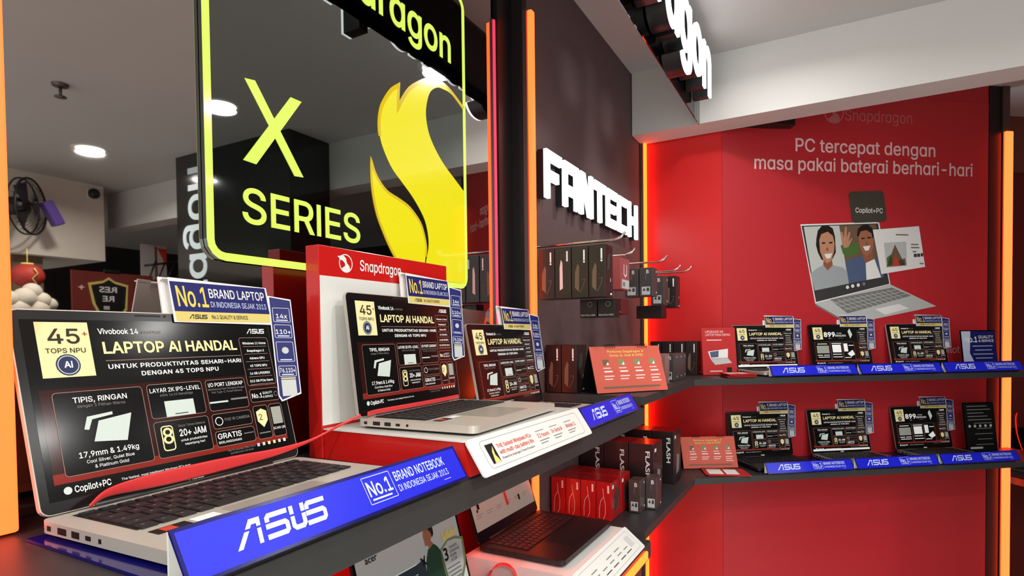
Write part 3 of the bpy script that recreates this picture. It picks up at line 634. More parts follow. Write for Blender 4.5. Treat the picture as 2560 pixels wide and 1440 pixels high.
for i in range(6):
    for j in range(4):
        u = -.138+i*.047; v = .055+j*.036
        if (i, j) in ((2, 3), (2, 2)): continue
        c.rect(u, v, .022, .002, S['g'], 2); c.rect(u, v+.006, .030, .002, S['g'], 2)
        if (i+j) % 3 == 0: c.disc(u+.008, v+.017, .004, S['dkt'], 2)
c.rect(-.128, .075, .010, .026, S['bg'], 3); c.rect(.07, .05, .009, .015, S['bg'], 3)
mb.build('screen', K, label='pale spec sheet on screen')
mb = MB(); c = Cv(mb, FLk, .0012); c.poly([(.0, .165), (.010, .165), (.016, .052), (.004, .052)], m_cord, 2); mb.build('strap', K, label='red strap hanging over the screen')
D_, FLd = make_laptop('laptop below the front shelf showing a man in green shirt and a warranty shield', m_blk, 15, content=False, group='laptops on the lower front shelf')
D_.location = (-.640, .834, ZB+.001); D_.rotation_euler = (0, 0, RZL); D_.scale = (.95, .95, .95)
mb = MB(); c = Cv(mb, FLd, .0005); oy = .842
c.rect(-.150, .008, .300, .194, S['sil'], 1); c.rect(-.150, .10, .3, .10, I['lg'], 1.5)
def tr(pts): return [((a-oy)/.96, (b-.002)/.96) for a, b in pts]
for nm, m, l, pts in (('shirt', 'grn', 3, [(.882, .112), (.9, .117), (.909, .11), (.916, .1), (.922, .079), (.925, .02), (.855, .02), (.862, .065), (.87, .095)]), ('neck', 'sk2', 3.5, [(.883, .121), (.894, .125), (.9, .117), (.885, .111)]), ('face', 'sk2', 4, [(.879, .15), (.891, .148), (.9, .141), (.899, .131), (.893, .124), (.883, .119), (.876, .119), (.876, .128), (.8745, .137)]),
    ('hair', 'hair', 5, [(.878, .153), (.886, .157), (.898, .156), (.907, .147), (.906, .134), (.9, .129), (.8985, .139), (.891, .147), (.879, .148)]), ('rim', 'olive', 3, [(.917, .101), (.944, .112), (.97, .111), (.995, .102), (.992, .07), (.985, .047), (.962, .02), (.935, .03), (.917, .044), (.914, .078)]), ('shield', 'lg', 4, [(.92, .097), (.944, .108), (.968, .106), (.988, .099), (.985, .073), (.979, .051), (.959, .028), (.940, .033), (.924, .045), (.92, .079)]),
    ('crown', 'gold', 5, [(.929, .111), (.927, .13), (.936, .119), (.95, .135), (.952, .121), (.967, .132), (.965, .12), (.978, .131), (.973, .116), (.963, .113), (.944, .112)]), ('banner', 'teal', 2, [(.760, .096), (.838, .096), (.868, .100), (.862, .05), (.76, .05)])):
    c.poly(tr(pts), I[m], l)
c.text('3', (.926-oy), .076, .024, I['k'], 'L', .014, .02, 6)
for i, (tx, u0) in enumerate((('TAHUN', .946), ('GARANSI', .946), ('RESMI', .946), ('ACER', .946))): c.text(tx, u0-oy, .094-i*.0085, .0058, I['dgy'], 'L', None, .0, 6)
for i in range(4): c.rect(.928-oy, .058-i*.008, .045, .003, I['gy'], 6)
c.text('acer', .730-oy, .142, .012, I['k'], 'C', .03, .01, 6); c.text('TENANG', .815-oy, .071, .011, I['w'], 'C', .05, .01, 6)
c.line([(.870-oy, .090), (.855-oy, .105)], .004, I['k'], 6); c.line([(.86-oy, .090), (.868-oy, .107)], .003, I['k'], 6)
mb.build('screen', D_, label='pale screen with man in green shirt')
ribbon('security_ribbon', 'red ribbon looped on the white stand beside the black laptop', [(-.63, 1.03, -.515), (-.62, 1.03, -.485), (-.60, 1.038, -.472), (-.578, 1.046, -.480), (-.572, 1.045, -.500), (-.59, 1.035, -.520), (-.615, 1.03, -.527)], .009)
# ================================================================== DARK WALL: HOOKS AND BOXES
def hook(label, y, z, x1):
    t = thing('wall_hook', label, 'hook', (-.715, y, z), 0, 'prong hooks on the dark wall')
    mb = MB(); mb.box(0.0005, .006, -.012, .012, -.02, .012, m_chrome, bev=.002); mb.build('back_plate', t)
    L = x1+.715; mb = MB(); mb.tube([(.004, 0, 0), (L*.5, 0, 0), (L-.03, 0, 0), (L-.012, 0, .006), (L, 0, .018)], .0032, m_chrome, 8); mb.build('prong', t)
def carton(label, x0, x1, y0, y1, z0, z1, m, deco, group, mtop=None, cat='box', name='accessory_box'):
    # spine (short side) faces -y towards the viewer, broad face +x
    w, d, h = x1-x0, y1-y0, z1-z0
    mb = MB(); mb.box(-w/2, w/2, -d/2, d/2, .0003, h, m, bev=.0012)
    if mtop: mb.box(-w/2+.001, w/2-.001, -d/2+.001, d/2-.001, h, h+.0006, mtop)
    Fy = FR((0, -d/2-.0001, 0), (1, 0, 0), (0, 0, 1)); Fx = FR((w/2+.0001, 0, 0), (0, 1, 0), (0, 0, 1)); c = Cv(mb, Fy, 0); cx = Cv(mb, Fx, 0)
    if deco == 'tag':
        c.rect(w*.22, h*.72, w*.10, h*.20, I['w'], 1); c.disc(w*.27, h*.69, w*.06, I['w'], 1); c.poly([(-w*.3, h*.2), (-w*.05, h*.12), (-w*.02, h*.6), (-w*.12, h*.66), (-w*.28, h*.5)], I['brn'], 1); c.line([(w*.02, h*.1), (w*.25, h*.26), (w*.32, h*.36), (w*.12, h*.36)], w*.03, I['brn'], 2)
        cx.rect(d*.1, h*.05, d*.25, h*.035, I['w'], 1); cx.rect(d*.12, h*.3, d*.06, h*.07, I['w'], 1); cx.poly([(-d*.3, h*.5), (d*.05, h*.55), (d*.15, h*.85), (-d*.2, h*.8)], I['dgy'], 1)
    elif deco == 'rose':
        c.rect(w*.22, h*.72, w*.10, h*.20, I['w'], 1); c.poly([(-w*.2, h*.16), (0, h*.2), (-w*.02, h*.7), (-w*.12, h*.76), (-w*.2, h*.6)], I['pk'], 1)
    elif deco == 'label':
        c.rect(-w*.32, h*.06, w*.62, h*.28, I['lg'], 1); c.poly([(-w*.26, h*.2), (-w*.14, h*.3), (-w*.02, h*.2)], I['dgy'], 2); c.rect(w*.05, h*.18, w*.18, h*.12, I['dgy'], 2)
        c.text('B', w*.12, h*.80, h*.12, I['w'], 'C', None, .01); c.line([(-w*.02, h*.78), (-w*.02, h*.58)], w*.03, I['gy'], 2)
        for a in (.12, .85): cx.rect(d*.2, h*a, d*.12, h*.06, I['w'], 1)
    elif deco == 'cable':
        c.rect(w*.24, h*.72, w*.12, h*.2, I['pk'], 1); c.line([(-w*.05, h*.84), (w*.0, h*.62), (-w*.2, h*.5), (-w*.28, h*.3), (-w*.28, h*.06)], w*.028, I['pk'], 2); c.line([(0, h*.62), (w*.12, h*.4), (w*.1, h*.16), (-w*.02, h*.04)], w*.028, I['pk'], 2)
        cx.rect(-d*.42, h*.82, d*.16, h*.1, I['w'], 1); cx.poly([(-d*.2, h*.2), (d*.15, h*.25), (d*.25, h*.7), (0, h*.85), (-d*.2, h*.6)], I['dgy'], 1)
    elif deco == 'flash':
        F2 = Fy @ Matrix.Translation((w*.18, h*.88, 0)) @ Matrix.Rotation(R(-90), 4, 'Z'); c2 = Cv(mb, F2, 0); c2.text('FLASH', 0, 0, w*.16, I['w'], 'L', h*.48, .02)
        c.rect(-w*.35, h*.1, w*.3, h*.3, I['dgy'], 1); cx.rect(-d*.42, h*.86, d*.2, h*.06, I['w'], 1); cx.poly([(-d*.2, h*.15), (d*.2, h*.2), (d*.25, h*.5), (-d*.1, h*.55)], I['gy'], 1)
    elif deco == 'word':
        c.text('REVOLVER', 0, h*.10, h*.08, I['lg'], 'C', w*.86, .0); c.circ(w*.1, h*.72, h*.14, h*.025, I['gy'], 1)
    elif deco == 'plug':
        cx.rect(-d*.42, h*.04, d*.84, h*.28, I['lg'], 1); cx.line([(-d*.18, h*.8), (-d*.18, h*.5), (-d*.02, h*.42), (d*.14, h*.5), (d*.14, h*.8)], d*.06, I['w'], 2); cx.rect(-d*.3, h*.1, d*.25, h*.14, I['gy'], 2)
    o = mb.build(name, None, label=label, cat=cat, group=group); o.location = ((x0+x1)/2, (y0+y1)/2, z0); return o
gA = 'dark mouse boxes on the first hook'
hook('prong hook carrying four dark mouse boxes next to orange strip light', 1.428, .240, -.455)
for i in range(4):
    lab = ('dark box at the wall end of the first hook', 'dark box with pink bar, second from the wall', 'brown-black box third from the wall on first hook', 'brown-black box at the outer end of first hook')[i]
    carton(lab, -.685+i*.047, -.640+i*.047, 1.402, 1.458, .096, .229, m_box, 'rose' if i == 1 else 'tag', gA)
for i in range(2):
    carton(('black box with small lettering hanging under mouse boxes, nearer the wall', 'black box with small lettering hanging under outermost mouse box')[i], -.592+i*.05, -.545+i*.05, 1.46, 1.50, .046, .095, M('carton_jet', (12, 10, 10), .4), 'word', 'black boxes with small lettering')
hook('prong hook carrying a pink box', 1.66, .232, -.50)
carton('dusty pink cable box with white label on second hook', -.575, -.535, 1.635, 1.715, .132, .224, m_boxp, 'plug', None)
carton('small maroon pouch box hanging low under the pink box', -.575, -.535, 1.64, 1.71, .06, .105, M('carton_maroon', (92, 30, 34), .45), 'word', None)
hook('prong hook carrying two grey label boxes', 1.87, .232, -.46)
for i in range(2):
    carton(('grey box with white label on third hook, nearer the wall', 'grey box with white label at outer end of third hook')[i], -.592+i*.047, -.548+i*.047, 1.85, 1.905, .122, .214, m_boxg, 'label', 'grey label boxes')
hook('prong hook carrying a grey box beside red panel', 2.10, .225, -.47)
carton('grey box with white label on fourth hook beside red panel', -.570, -.524, 2.08, 2.14, .104, .208, m_boxg, 'label', 'grey label boxes')
hook('prong hook nearest the red panel carrying a tall black box', 2.215, .232, -.455)
carton('tall black box on the hook nearest red panel', -.552, -.506, 2.19, 2.25, .098, .216, m_box, 'tag', None)
carton('low wide black box hanging below the grey label boxes', -.60, -.51, 2.00, 2.06, .055, .10, M('carton_jet', (12, 10, 10), .4), 'none', None)
# upper corner shelf
for i in range(2):
    carton(('black box standing on upper corner shelf nearest the front shelf', 'black box with rose edge standing behind the red flip chart')[i], -.706+i*.047, -.661+i*.047, 1.485, 1.56, ZU+.0006, -.026, m_box, 'tag', 'black boxes at the near end of upper corner shelf')
for i in range(4):
    carton(('black box nearest the wall in row against red panel', 'second black box of row against red panel', 'third black box of row against red panel', 'outermost black box of row against red panel')[i], -.640+i*.046, -.597+i*.046, 2.32, 2.40, ZU+.0006, -.028, m_box, 'tag', 'black boxes against the red panel')
for i in range(3):
    carton(('grey label box in front of its row on upper corner shelf', 'middle grey label box of the row on upper corner shelf', 'rearmost grey label box of the row on upper corner shelf')[i], -.505, -.468, 1.99+i*.062, 2.045+i*.062, ZU+.0006, -.068, m_boxg, 'label', 'grey label boxes on upper corner shelf')
carton('clear plastic box with pink insert behind the flip chart', -.505, -.462, 1.85, 1.90, ZU+.0006, -.062, M('carton_rose', (150, 112, 108), .3), 'label', None)
def flip_chart(label, loc, rz, sc_):
    t = thing('flip_chart', label, 'desk calendar', loc, rz, 'red spiral flip charts'); t.scale = (sc_,)*3
    F = FR((0, -.048, .003), (1, 0, 0), (0, .33, .944)); mb = MB(); mb.prism([(-.125, 0), (.125, 0), (.125, .142), (-.125, .142)], -.001, .0008, I['cal'], F)
    c = Cv(mb, F, .0008); c.text('Performa Snapdragon X', 0, .122, .0075, I['ylw'], 'C', .13, .006); c.text('Series vs. Intel & AMD', 0, .110, .0075, I['ylw'], 'C', .12, .006)
    for i in range(4):
        u = -.088+i*.055; c.rect(u, .083, .021, .018, I['olive' if i else 'brn'], 1); c.poly([(u+.01, .084), (u+.02, .084), (u+.018, .094)], I['w'], 2); c.rect(u-.002, .073, .026, .003, I['pk'], 1); c.rect(u, .062, .028, .004, I['w'], 1)
        for j in range(2+(i == 3)): c.rect(u-.003, .048-j*.009, .034-.006*(j % 2), .0035, I['pk'], 1)
    c.rect(-.10, .012, .20, .006, I['ylw' if False else 'brn'], 1); mb.build('page', t)
    mb = MB(); mb.prism([(-.125, 0), (.125, 0), (.125, .142), (-.125, .142)], -.003, -.0012, I['k'], F); F2 = FR((0, .048, .003), (-1, 0, 0), (0, -.33, .944)); mb.prism([(-.125, 0), (.125, 0), (.125, .142), (-.125, .142)], -.002, 0, I['k'], F2); mb.box(-.125, .125, -.046, .046, .0006, .003, I['k']); mb.build('easel', t)
    for j in range(2):
        mb = MB()
        for i in range(6):
            x = (-.07 if j == 0 else .045)+i*.0065; pts = [(x, .006*math.cos(a*1.0472)-.001, .1375+.006*math.sin(a*1.0472)) for a in range(7)]; mb.tube(pts, .0009, I['k'], 5)
        mb.build('spiral_binding', t)
flip_chart('red spiral flip chart standing on the upper corner shelf', (-.516, 1.60, ZU), R(52), .93)
# lower corner shelf: boxes
for j in range(2):
    for i in range(4):
        carton(f"red cable box, {('nearest the wall', 'second from the wall', 'third from the wall', 'outermost')[i]} in the {('front', 'rear')[j]} row", -.708+i*.0455, -.664+i*.0455, 1.515+j*.085, 1.597+j*.085, ZL+.0006, -.404, m_boxr if i < 3 or 1 else m_box, 'cable', 'red cable boxes')
for j, y in enumerate((1.735, 1.99)):
    for i in range(3):
        carton(f"tall black box with red top, {('nearest the wall', 'in the middle', 'outermost')[i]} of the {('front', 'rear')[j]} three", -.708+i*.080, -.630+i*.080, y, y+.10, ZL+.0006, -.332, m_box, 'flash', 'tall black boxes with red tops', m_boxr)
for i, (x, y) in enumerate(((-.512, 1.62), (-.478, 1.672))):
    carton(('small grey box with red front beside the red cable boxes', 'small grey box with red front beside tall black boxes')[i], x, x+.034, y, y+.05, ZL+.0006, -.416, M('carton_smoke', (74, 60, 58), .35), 'label', 'small red and grey boxes')
# ================================================================== POSTER
t = thing('wall_poster', 'red printed wall panel with white slogan and large picture of a laptop', 'poster', tuple(CO), RZP)
FP = FR((0, 0, 0), (1, 0, 0), (0, 0, 1))
mb = MB(); mb.prism([(0.002, ZF+.01), (1.238, ZF+.01), (1.238, .98), (.002, .98)], .0005, .003, m_poster, FP)
c = Cv(mb, FP, .003)
c.text('PC tercepat dengan', .323, .741, .052, I['pk'], 'L', .652, .010, f=2); c.text('masa pakai baterai berhari-hari', .141, .664, .052, I['pk'], 'L', 1.018, .010, f=2)
c.text('Snapdragon', .547, .875, .046, M('ink_faded', (196, 110, 112), .5), 'L', .315, .0, f=2); flame(c, .497, .905, .09, M('ink_faded', (196, 110, 112), .5), 1)
c.text('opilot', 1.10, -.095, .03, I['pk'], 'R', f=2)
mb.build('panel', t)
mb = MB(); c = Cv(mb, FP, .003)
D = dict(lid=[(.345, .444), (.691, .46), (.708, .457), (.762, .2), (.412, .12)], bezel=[(.35, .438), (.702, .454), (.757, .202), (.416, .126)], bgl=[(.36, .434), (.521, .442), (.566, .202), (.409, .173)], bgr=[(.521, .442), (.691, .45), (.729, .231), (.566, .202)], deck=[(.412, .12), (.762, .199), (.984, .107), (.575, .034)], side=[(.412, .12), (.575, .034), (.574, .028), (.414, .111)],
  keys=[(.48, .136), (.77, .186), (.862, .152), (.561, .078)], pad=[(.689, .095), (.803, .117), (.853, .098), (.738, .072)], tile=[(.575, .583), (.715, .59), (.727, .582), (.742, .472), (.732, .462), (.591, .454), (.579, .462), (.563, .571)], card=[(.676, .427), (.896, .446), (.927, .274), (.717, .242)], pic=[(.728, .373), (.835, .38), (.839, .277), (.741, .269)], tent=[(.781, .367), (.831, .28), (.741, .273)], tred=[(.782, .327), (.802, .278), (.772, .275)],
  whair=[(.415, .36), (.417, .387), (.423, .419), (.44, .438), (.468, .443), (.492, .429), (.502, .395), (.506, .331), (.49, .303), (.441, .299), (.424, .33)], wface=[(.429, .38), (.438, .405), (.468, .416), (.492, .399), (.5, .367), (.497, .331), (.484, .296), (.464, .285), (.447, .302), (.433, .334)], wneck=[(.45, .302), (.488, .303), (.492, .274), (.468, .253), (.447, .271)], wshirt=[(.39, .242), (.417, .263), (.448, .278), (.468, .256), (.492, .278), (.539, .268), (.558, .253), (.566, .202), (.409, .173)],
  wmouth=[(.452, .323), (.489, .327), (.48, .307), (.463, .304)], wel=[(.441, .371), (.457, .372), (.456, .366), (.441, .365)], wer=[(.474, .373), (.49, .374), (.489, .368), (.474, .367)], wnose=[(.463, .350), (.468, .352), (.474, .338), (.459, .337)], whand=[(.531, .382), (.527, .417), (.537, .414), (.542, .389), (.548, .439), (.556, .435), (.555, .393), (.567, .418), (.573, .412), (.565, .375), (.579, .393), (.581, .386), (.563, .353), (.543, .35)],
  mhair=[(.603, .4), (.607, .429), (.627, .446), (.655, .448), (.675, .432), (.682, .402), (.674, .39), (.671, .412), (.647, .425), (.619, .419), (.611, .397)], mface=[(.609, .404), (.619, .42), (.647, .426), (.671, .414), (.68, .384), (.678, .351), (.668, .33), (.649, .317), (.63, .329), (.615, .358)], mneck=[(.627, .333), (.676, .344), (.684, .301), (.652, .279), (.635, .297)], mjack=[(.551, .293), (.575, .304), (.627, .318), (.643, .29), (.648, .217), (.566, .202)], mtee=[(.644, .288), (.684, .305), (.712, .298), (.729, .231), (.648, .217)], mjr=[(.684, .308), (.708, .301), (.729, .231), (.717, .229)],
  mmouth=[(.63, .357), (.666, .361), (.657, .341), (.642, .339)], mel=[(.623, .392), (.639, .394), (.638, .388), (.623, .387)], mer=[(.651, .396), (.668, .397), (.667, .391), (.651, .39)], mnose=[(.644, .378), (.649, .378), (.657, .365), (.641, .364)], plant=[(.527, .36), (.607, .375), (.619, .333), (.559, .311), (.539, .325)])
for nm, m, l in (('lid', 'w', 1), ('bezel', 'dgy', 2), ('bgl', 'pale', 3), ('bgr', 'brn', 3), ('plant', 'leaf', 4), ('side', 'gy', 1), ('deck', 'lg', 1), ('keys', 'gy', 2), ('pad', 'w', 2), ('whand', 'sk', 4.5), ('whair', 'hair', 4), ('wneck', 'skd', 5), ('wshirt', 'shirt', 6), ('wface', 'sk', 7), ('wmouth', 'w', 8), ('wel', 'hair', 8), ('wer', 'hair', 8), ('wnose', 'skd', 8),
    ('mneck', 'skd', 5), ('mjack', 'den', 6), ('mtee', 'w', 6), ('mjr', 'den', 7), ('mface', 'sk2', 7), ('mhair', 'hair', 8), ('mmouth', 'w', 8), ('mel', 'hair', 8), ('mer', 'hair', 8), ('mnose', 'skd', 8), ('card', 'w', 9), ('pic', 'lg', 10), ('tent', 'brn', 11), ('tred', 'tomato', 12), ('tile', 'tile', 9)):
    c.poly(D[nm], I[m], l)
c.poly([(.43, .398), (.45, .418), (.475, .420), (.497, .395), (.49, .413), (.468, .428), (.44, .422)], I['hair'], 9)
for i in range(11):
    a = (.49+.27*i/10.5, .130+.047*i/10.5); b = (a[0]+.092, a[1]-.040); c.line([a, b], .0022, I['lg'], 3)
for j in range(1, 4):
    q = j/4; c.line([(.48+.081*q, .136-.058*q), (.77+.092*q, .186-.034*q)], .002, I['lg'], 3)
c.text('Copilot+PC', .595, .497, .020, I['w'], 'L', .128, .010, 11, f=2)
for i, (x, y) in enumerate(((.56, .187), (.584, .192), (.61, .196), (.636, .201))): c.disc(x, y, .0075, I['w'] if i < 3 else I['gy'], 5, 14)
for x, y, w_ in ((.785, .405, .06), (.858, .365, .035), (.858, .352, .04), (.866, .335, .018), (.872, .315, .014), (.888, .316, .014), (.905, .318, .012), (.90, .285, .02)): c.rect(x, y, w_, .006 if w_ > .016 else .014, I['gy'] if w_ > .016 else I['dgy'], 10)
c.poly([(.742, .310), (.760, .325), (.772, .30), (.765, .277), (.745, .275)], I['leaf'], 11); c.poly([(.80, .30), (.83, .31), (.835, .282), (.805, .28)], I['brn'], 11)
mb.build('laptop_picture', t, label='printed picture of open laptop with two smiling callers')
# ================================================================== POSTER SHELVES: LAPTOPS
SCL = .86
def far_laptop(s, z, label, toplabel, shell, tilt, v2, lip, d=.055, rot=0, proto={}):
    key = (shell.name, tilt, v2, lip)
    loc = PW(s, .046, z)
    if key not in proto:
        L, _ = make_laptop(label, shell, tilt, v2, False, lip, group='laptops on the poster shelves'); T_ = make_topper(toplabel, tilt); proto[key] = (L, T_)
    else:
        L, T_ = (dup(o) for o in proto[key]); L['label'] = label; T_['label'] = toplabel
    for o in (L, T_): o.location = loc; o.rotation_euler = (0, 0, RZP+R(rot)); o.scale = (SCL,)*3
    return L
far_laptop(.172, ZU+.0035, 'laptop with white lip under screen beside red poster board, upper poster shelf', 'card topper on the upper poster shelf laptop beside red board', m_silver, 12, False, True)
far_laptop(.507, ZU+.0035, 'laptop with colourful product tiles on screen in the middle of upper poster shelf', 'card topper on the middle laptop of upper poster shelf', m_blk, 12, True, False)
far_laptop(.866, ZU+.0035, 'laptop with dim dark screen and white lid edge beside blue leaflet stand', 'card topper on the upper poster shelf laptop beside blue leaflet stand', m_silver, 12, False, False)
far_laptop(.146, ZL+.0035, 'black laptop beside the red flip chart on lower poster shelf', 'card topper on the black laptop beside lower red flip chart', m_blk, 12, False, False, .06)
far_laptop(.500, ZL+.0035, 'grey laptop with white screen lip in the middle of lower poster shelf', 'card topper on the middle laptop of lower poster shelf', m_silverd, 12, False, True, .06)
far_laptop(.888, ZL+.0035, 'grey laptop with product tiles beside dark leaflet on lower poster shelf', 'card topper on the lower poster shelf laptop beside dark leaflet', m_silverd, 12, True, False, .06)
for z, nm in ((ZU, 'upper'), (ZL, 'lower')):
    for i, s in enumerate((.215, .572, .930) if z == ZU else (.195, .557, .920)):
        dd = (.257, .257, .257) if z == ZU else (.260, .258, .255)
        p = PW(s, dd[i], z+.0006)
        q = dup(tray, None, p, RZP, f"blue sign tray {('beside red leaflets', 'in the middle', 'at the far end')[i]} of the {nm} poster shelf"); q.scale = (.345/.372, .93, .93)
# small boards and leaflets
t = thing('poster_board', 'small red upright board with laptop picture on upper corner shelf', 'sign board', PW(-.062, .10, ZU), RZP+R(-3))
F = FR((0, 0, .002), (1, 0, 0), (0, .10, .995)); mb = MB(); mb.prism([(-.068, 0), (.068, 0), (.068, .182), (-.068, .182)], -.003, 0, I['board'], F); c = Cv(mb, F, 0)
c.text('UPGRADE KE', -.053, .162, .0085, I['pk'], 'L', None, .01); c.text('LAPTOP MASA DEPAN', -.053, .150, .0085, I['pk'], 'L', .1, .01); c.rect(-.048, .132, .06, .004, I['pk'], 1)
c.poly([(-.045, .09), (.036, .10), (.034, .065), (-.036, .062)], I['w'], 1); c.poly([(-.038, .088), (-.002, .093), (-.004, .068), (-.034, .066)], I['den'], 2); c.poly([(-.036, .06), (.034, .064), (.05, .045), (-.018, .038)], I['lg'], 1); c.rect(-.04, .012, .05, .004, I['pk'], 1); c.rect(.028, .006, .02, .022, I['k'], 1); mb.build('board', t)
mb = MB(); mb.prism([(0, .0006), (.05, .0006), (.012, .12)], -.01, .01, I['dgy'], FR((0, .005, 0), (0, 1, 0), (0, 0, 1))); mb.build('easel_leg', t)
def leaflet(name, label, s, d, z, w_, h_, rot, n, cols, grp):
    for i in range(n):
        t = thing(name, label, 'leaflet', PW(s+random.uniform(-.004, .004), d+random.uniform(-.004, .004), z+.0008+i*.0016), RZP+R(rot+random.uniform(-5, 5)), grp)
        mb = MB(); mb.box(-w_/2, w_/2, -h_/2, h_/2, 0, .0012, I[cols[0]]); c = Cv(mb, FR((0, 0, .0012), (1, 0, 0), (0, 1, 0)), 0)
        c.rect(-w_*.4, -h_*.4, w_*.34, h_*.7, I[cols[1]], 1); c.rect(w_*.0, -h_*.4, w_*.3, h_*.7, I[cols[1]], 1); c.rect(-w_*.4, h_*.36, w_*.8, h_*.06, I[cols[2]], 1); mb.build('sheet', t)
leaflet('leaflet', 'red leaflet in the pile on upper corner shelf before the first blue tray', -.055, .215, ZU, .10, .085, -8, 9, ('r', 'pk', 'w'), 'red leaflet pile on upper corner shelf')
leaflet('leaflet', 'red and white leaflet lying before the lower flip chart', -.105, .215, ZL, .15, .11, -14, 3, ('r', 'w', 'brn'), 'leaflets before the lower flip chart')
p = PW(-.118, .10, ZL); flip_chart('red spiral flip chart standing on the lower corner shelf', (p.x, p.y, p.z), RZP+R(-6), .84)
def leaflet_stand(label, s, d, z, w_, h_, light):
    t = thing('leaflet_stand', label, 'leaflet stand', PW(s, d, z), RZP, 'acrylic leaflet stands')
    F = FR((0, -.02, .004), (1, 0, 0), (0, .12, .993)); mb = MB(); mb.prism([(-w_/2-.004, 0), (w_/2+.004, 0), (w_/2+.004, h_+.004), (-w_/2-.004, h_+.004)], -.003, -.001, m_clear, F); mb.box(-w_/2, w_/2, -.02, .05, .0006, .0035, m_clear); mb.build('acrylic_holder', t)
    mb = MB(); c = Cv(mb, F, 0); mb.prism([(-w_/2, 0.001), (w_/2, .001), (w_/2, h_), (-w_/2, h_)], -.0008, 0, I['navy'] if light else I['k'], F)
    if light:
        c.poly([(-w_/2, .001), (-w_*.12, .001), (-w_*.3, h_*.4), (-w_*.22, h_), (-w_/2, h_)], I['ltb'], 1); c.text('No.1', -w_*.40, h_*.70, .022, I['w'], 'L', w_*.36, .02, f=1); c.text('QUALITY', w_*.0, h_*.80, .012, I['w'], 'L', w_*.45, .012, f=1); c.text('& SERVICE', w_*.0, h_*.70, .010, I['w'], 'L', w_*.45, .012, f=1)
    for i in range(5): c.rect(-w_*.2+.01*(i % 2), h_*(.58-.11*i), w_*(.6-.1*(i % 2)), .003, I['ltb'] if light else I['gy'], 2)
    if not light:
        for i in range(5): c.disc(-w_*.36+i*w_*.18, h_*.53, .006, I['lg'], 2)
        for i in range(5): c.rect(-w_*.4, h_*(.65+.07*i), w_*(.8-.12*(i % 3)), .004, I['gy'], 2)
        c.rect(-w_*.4, .012, w_*.42, .008, I['lg'], 2)
    mb.build('leaflet', t)
leaflet_stand('acrylic stand with blue and white leaflet beside the far strip light', 1.095, .088, ZU+.003, .160, .152, True)
leaflet_stand('acrylic stand with dark spec leaflet on lower poster shelf', 1.105, .088, ZL+.003, .142, .20, False)
# far right corner
p = PW(1.40, -.05, -.645)
t = thing('wall_ledge', 'dark ledge beyond the poster wall at the edge of view', 'ledge', p, RZP)
MB().box(-.04, .6, -.16, .235, -.03, 0, m_edge).build('board', t)
K2, _ = make_laptop('black laptop beyond the far strip light, cut by the picture edge', m_blk, 12, content=False, group=None); K2.location = PW(1.612, -.10, -.6445); K2.rotation_euler = (0, 0, RZP); K2.scale = (.86,)*3
ribbon('security_ribbon', 'red ribbon hanging beyond the far strip light', [tuple(PW(*q)) for q in ((1.362, .03, -.36), (1.356, .03, -.385), (1.358, .035, -.45), (1.378, .045, -.53), (1.41, .06, -.62), (1.44, .06, -.642))], .012)
# ================================================================== CEILING THINGS
for i, (x, y) in enumerate(DOWN):
    lab = ('recessed round downlight on ceiling closest to the white letters', 'recessed round downlight reflected over the sign border', 'recessed round downlight reflected beside the fan')[i] if i < 3 else 'unseen ceiling downlight added to fill the shop with light'
    t = thing('seen_or_added_downlight', lab, 'ceiling light', (x, y, ZC), 0, 'recessed downlights')
    mb = MB(); mb.lathe([(.066, -.002), (.082, -.006), (.088, -.001)], m_whitec, None, 28); mb.build('rim', t)
    mb = MB(); mb.lathe([(.0005, -.004), (.066, -.004)], m_lamp, None, 28); mb.build('diffuser', t)
t = thing('sprinkler_head', 'small metal fire sprinkler on the ceiling seen in the mirror', 'sprinkler', (1.269, 1.238, ZC))
MB().lathe([(.030, -.001), (.028, -.010), (.012, -.014), (.0005, -.014)], m_prof).build('escutcheon', t); MB().tube([(0, 0, -.012), (0, 0, -.05)], .006, m_prof).build('stem', t); MB().lathe([(.0005, -.052), (.02, -.050), (.022, -.054), (.0005, -.056)], m_prof).build('deflector', t)
t = thing('security_camera', 'small black dome camera high on the white bulkhead', 'security camera', (2.865, 2.12, .99))
MB().ball((-.02, 0, 0), .035, m_blk).build('dome', t); MB().box(-.006, .003, -.035, .035, -.035, .035, m_whitec, bev=.004).build('mount', t)
# wall fan
t = thing('wall_fan', 'black wire wall fan on the white bulkhead seen in the mirror', 'fan', (2.867, 1.56, .81))
def ringpts(r, x, n=28): return [(x, r*math.cos(6.28318*k/n), r*math.sin(6.28318*k/n)) for k in range(n+1)]
mb = MB(); mb.tube(ringpts(.165, -.22), .007, m_blk, 6); mb.tube(ringpts(.165, -.18), .005, m_blk, 6)
for k in range(40):
    a = 6.28318*k/40; mb.tube([(-.245, .03*math.cos(a), .03*math.sin(a)), (-.24, .12*math.cos(a), .12*math.sin(a)), (-.20, .165*math.cos(a), .165*math.sin(a))], .0016, m_blk, 4)
mb.build('wire_guard', t).rotation_euler = (0, 0, R(-42))
mb = MB()
for k in range(3):
    a = k*2.0944; mb.add([(-.215, .03*math.cos(a), .03*math.sin(a)), (-.205, .145*math.cos(a-.45), .145*math.sin(a-.45)), (-.19, .148*math.cos(a+.35), .148*math.sin(a+.35)), (-.20, .04*math.cos(a+.9), .04*math.sin(a+.9))], [[0, 1, 2, 3]], M('fan_blade', (52, 38, 48), .4))
    mb.add([(-.212, .03*math.cos(a), .03*math.sin(a)), (-.202, .145*math.cos(a-.45), .145*math.sin(a-.45)), (-.187, .148*math.cos(a+.35), .148*math.sin(a+.35)), (-.197, .04*math.cos(a+.9), .04*math.sin(a+.9))], [[3, 2, 1, 0]], MATS['fan_blade'])
mb.build('blades', t).rotation_euler = (0, 0, R(-42))
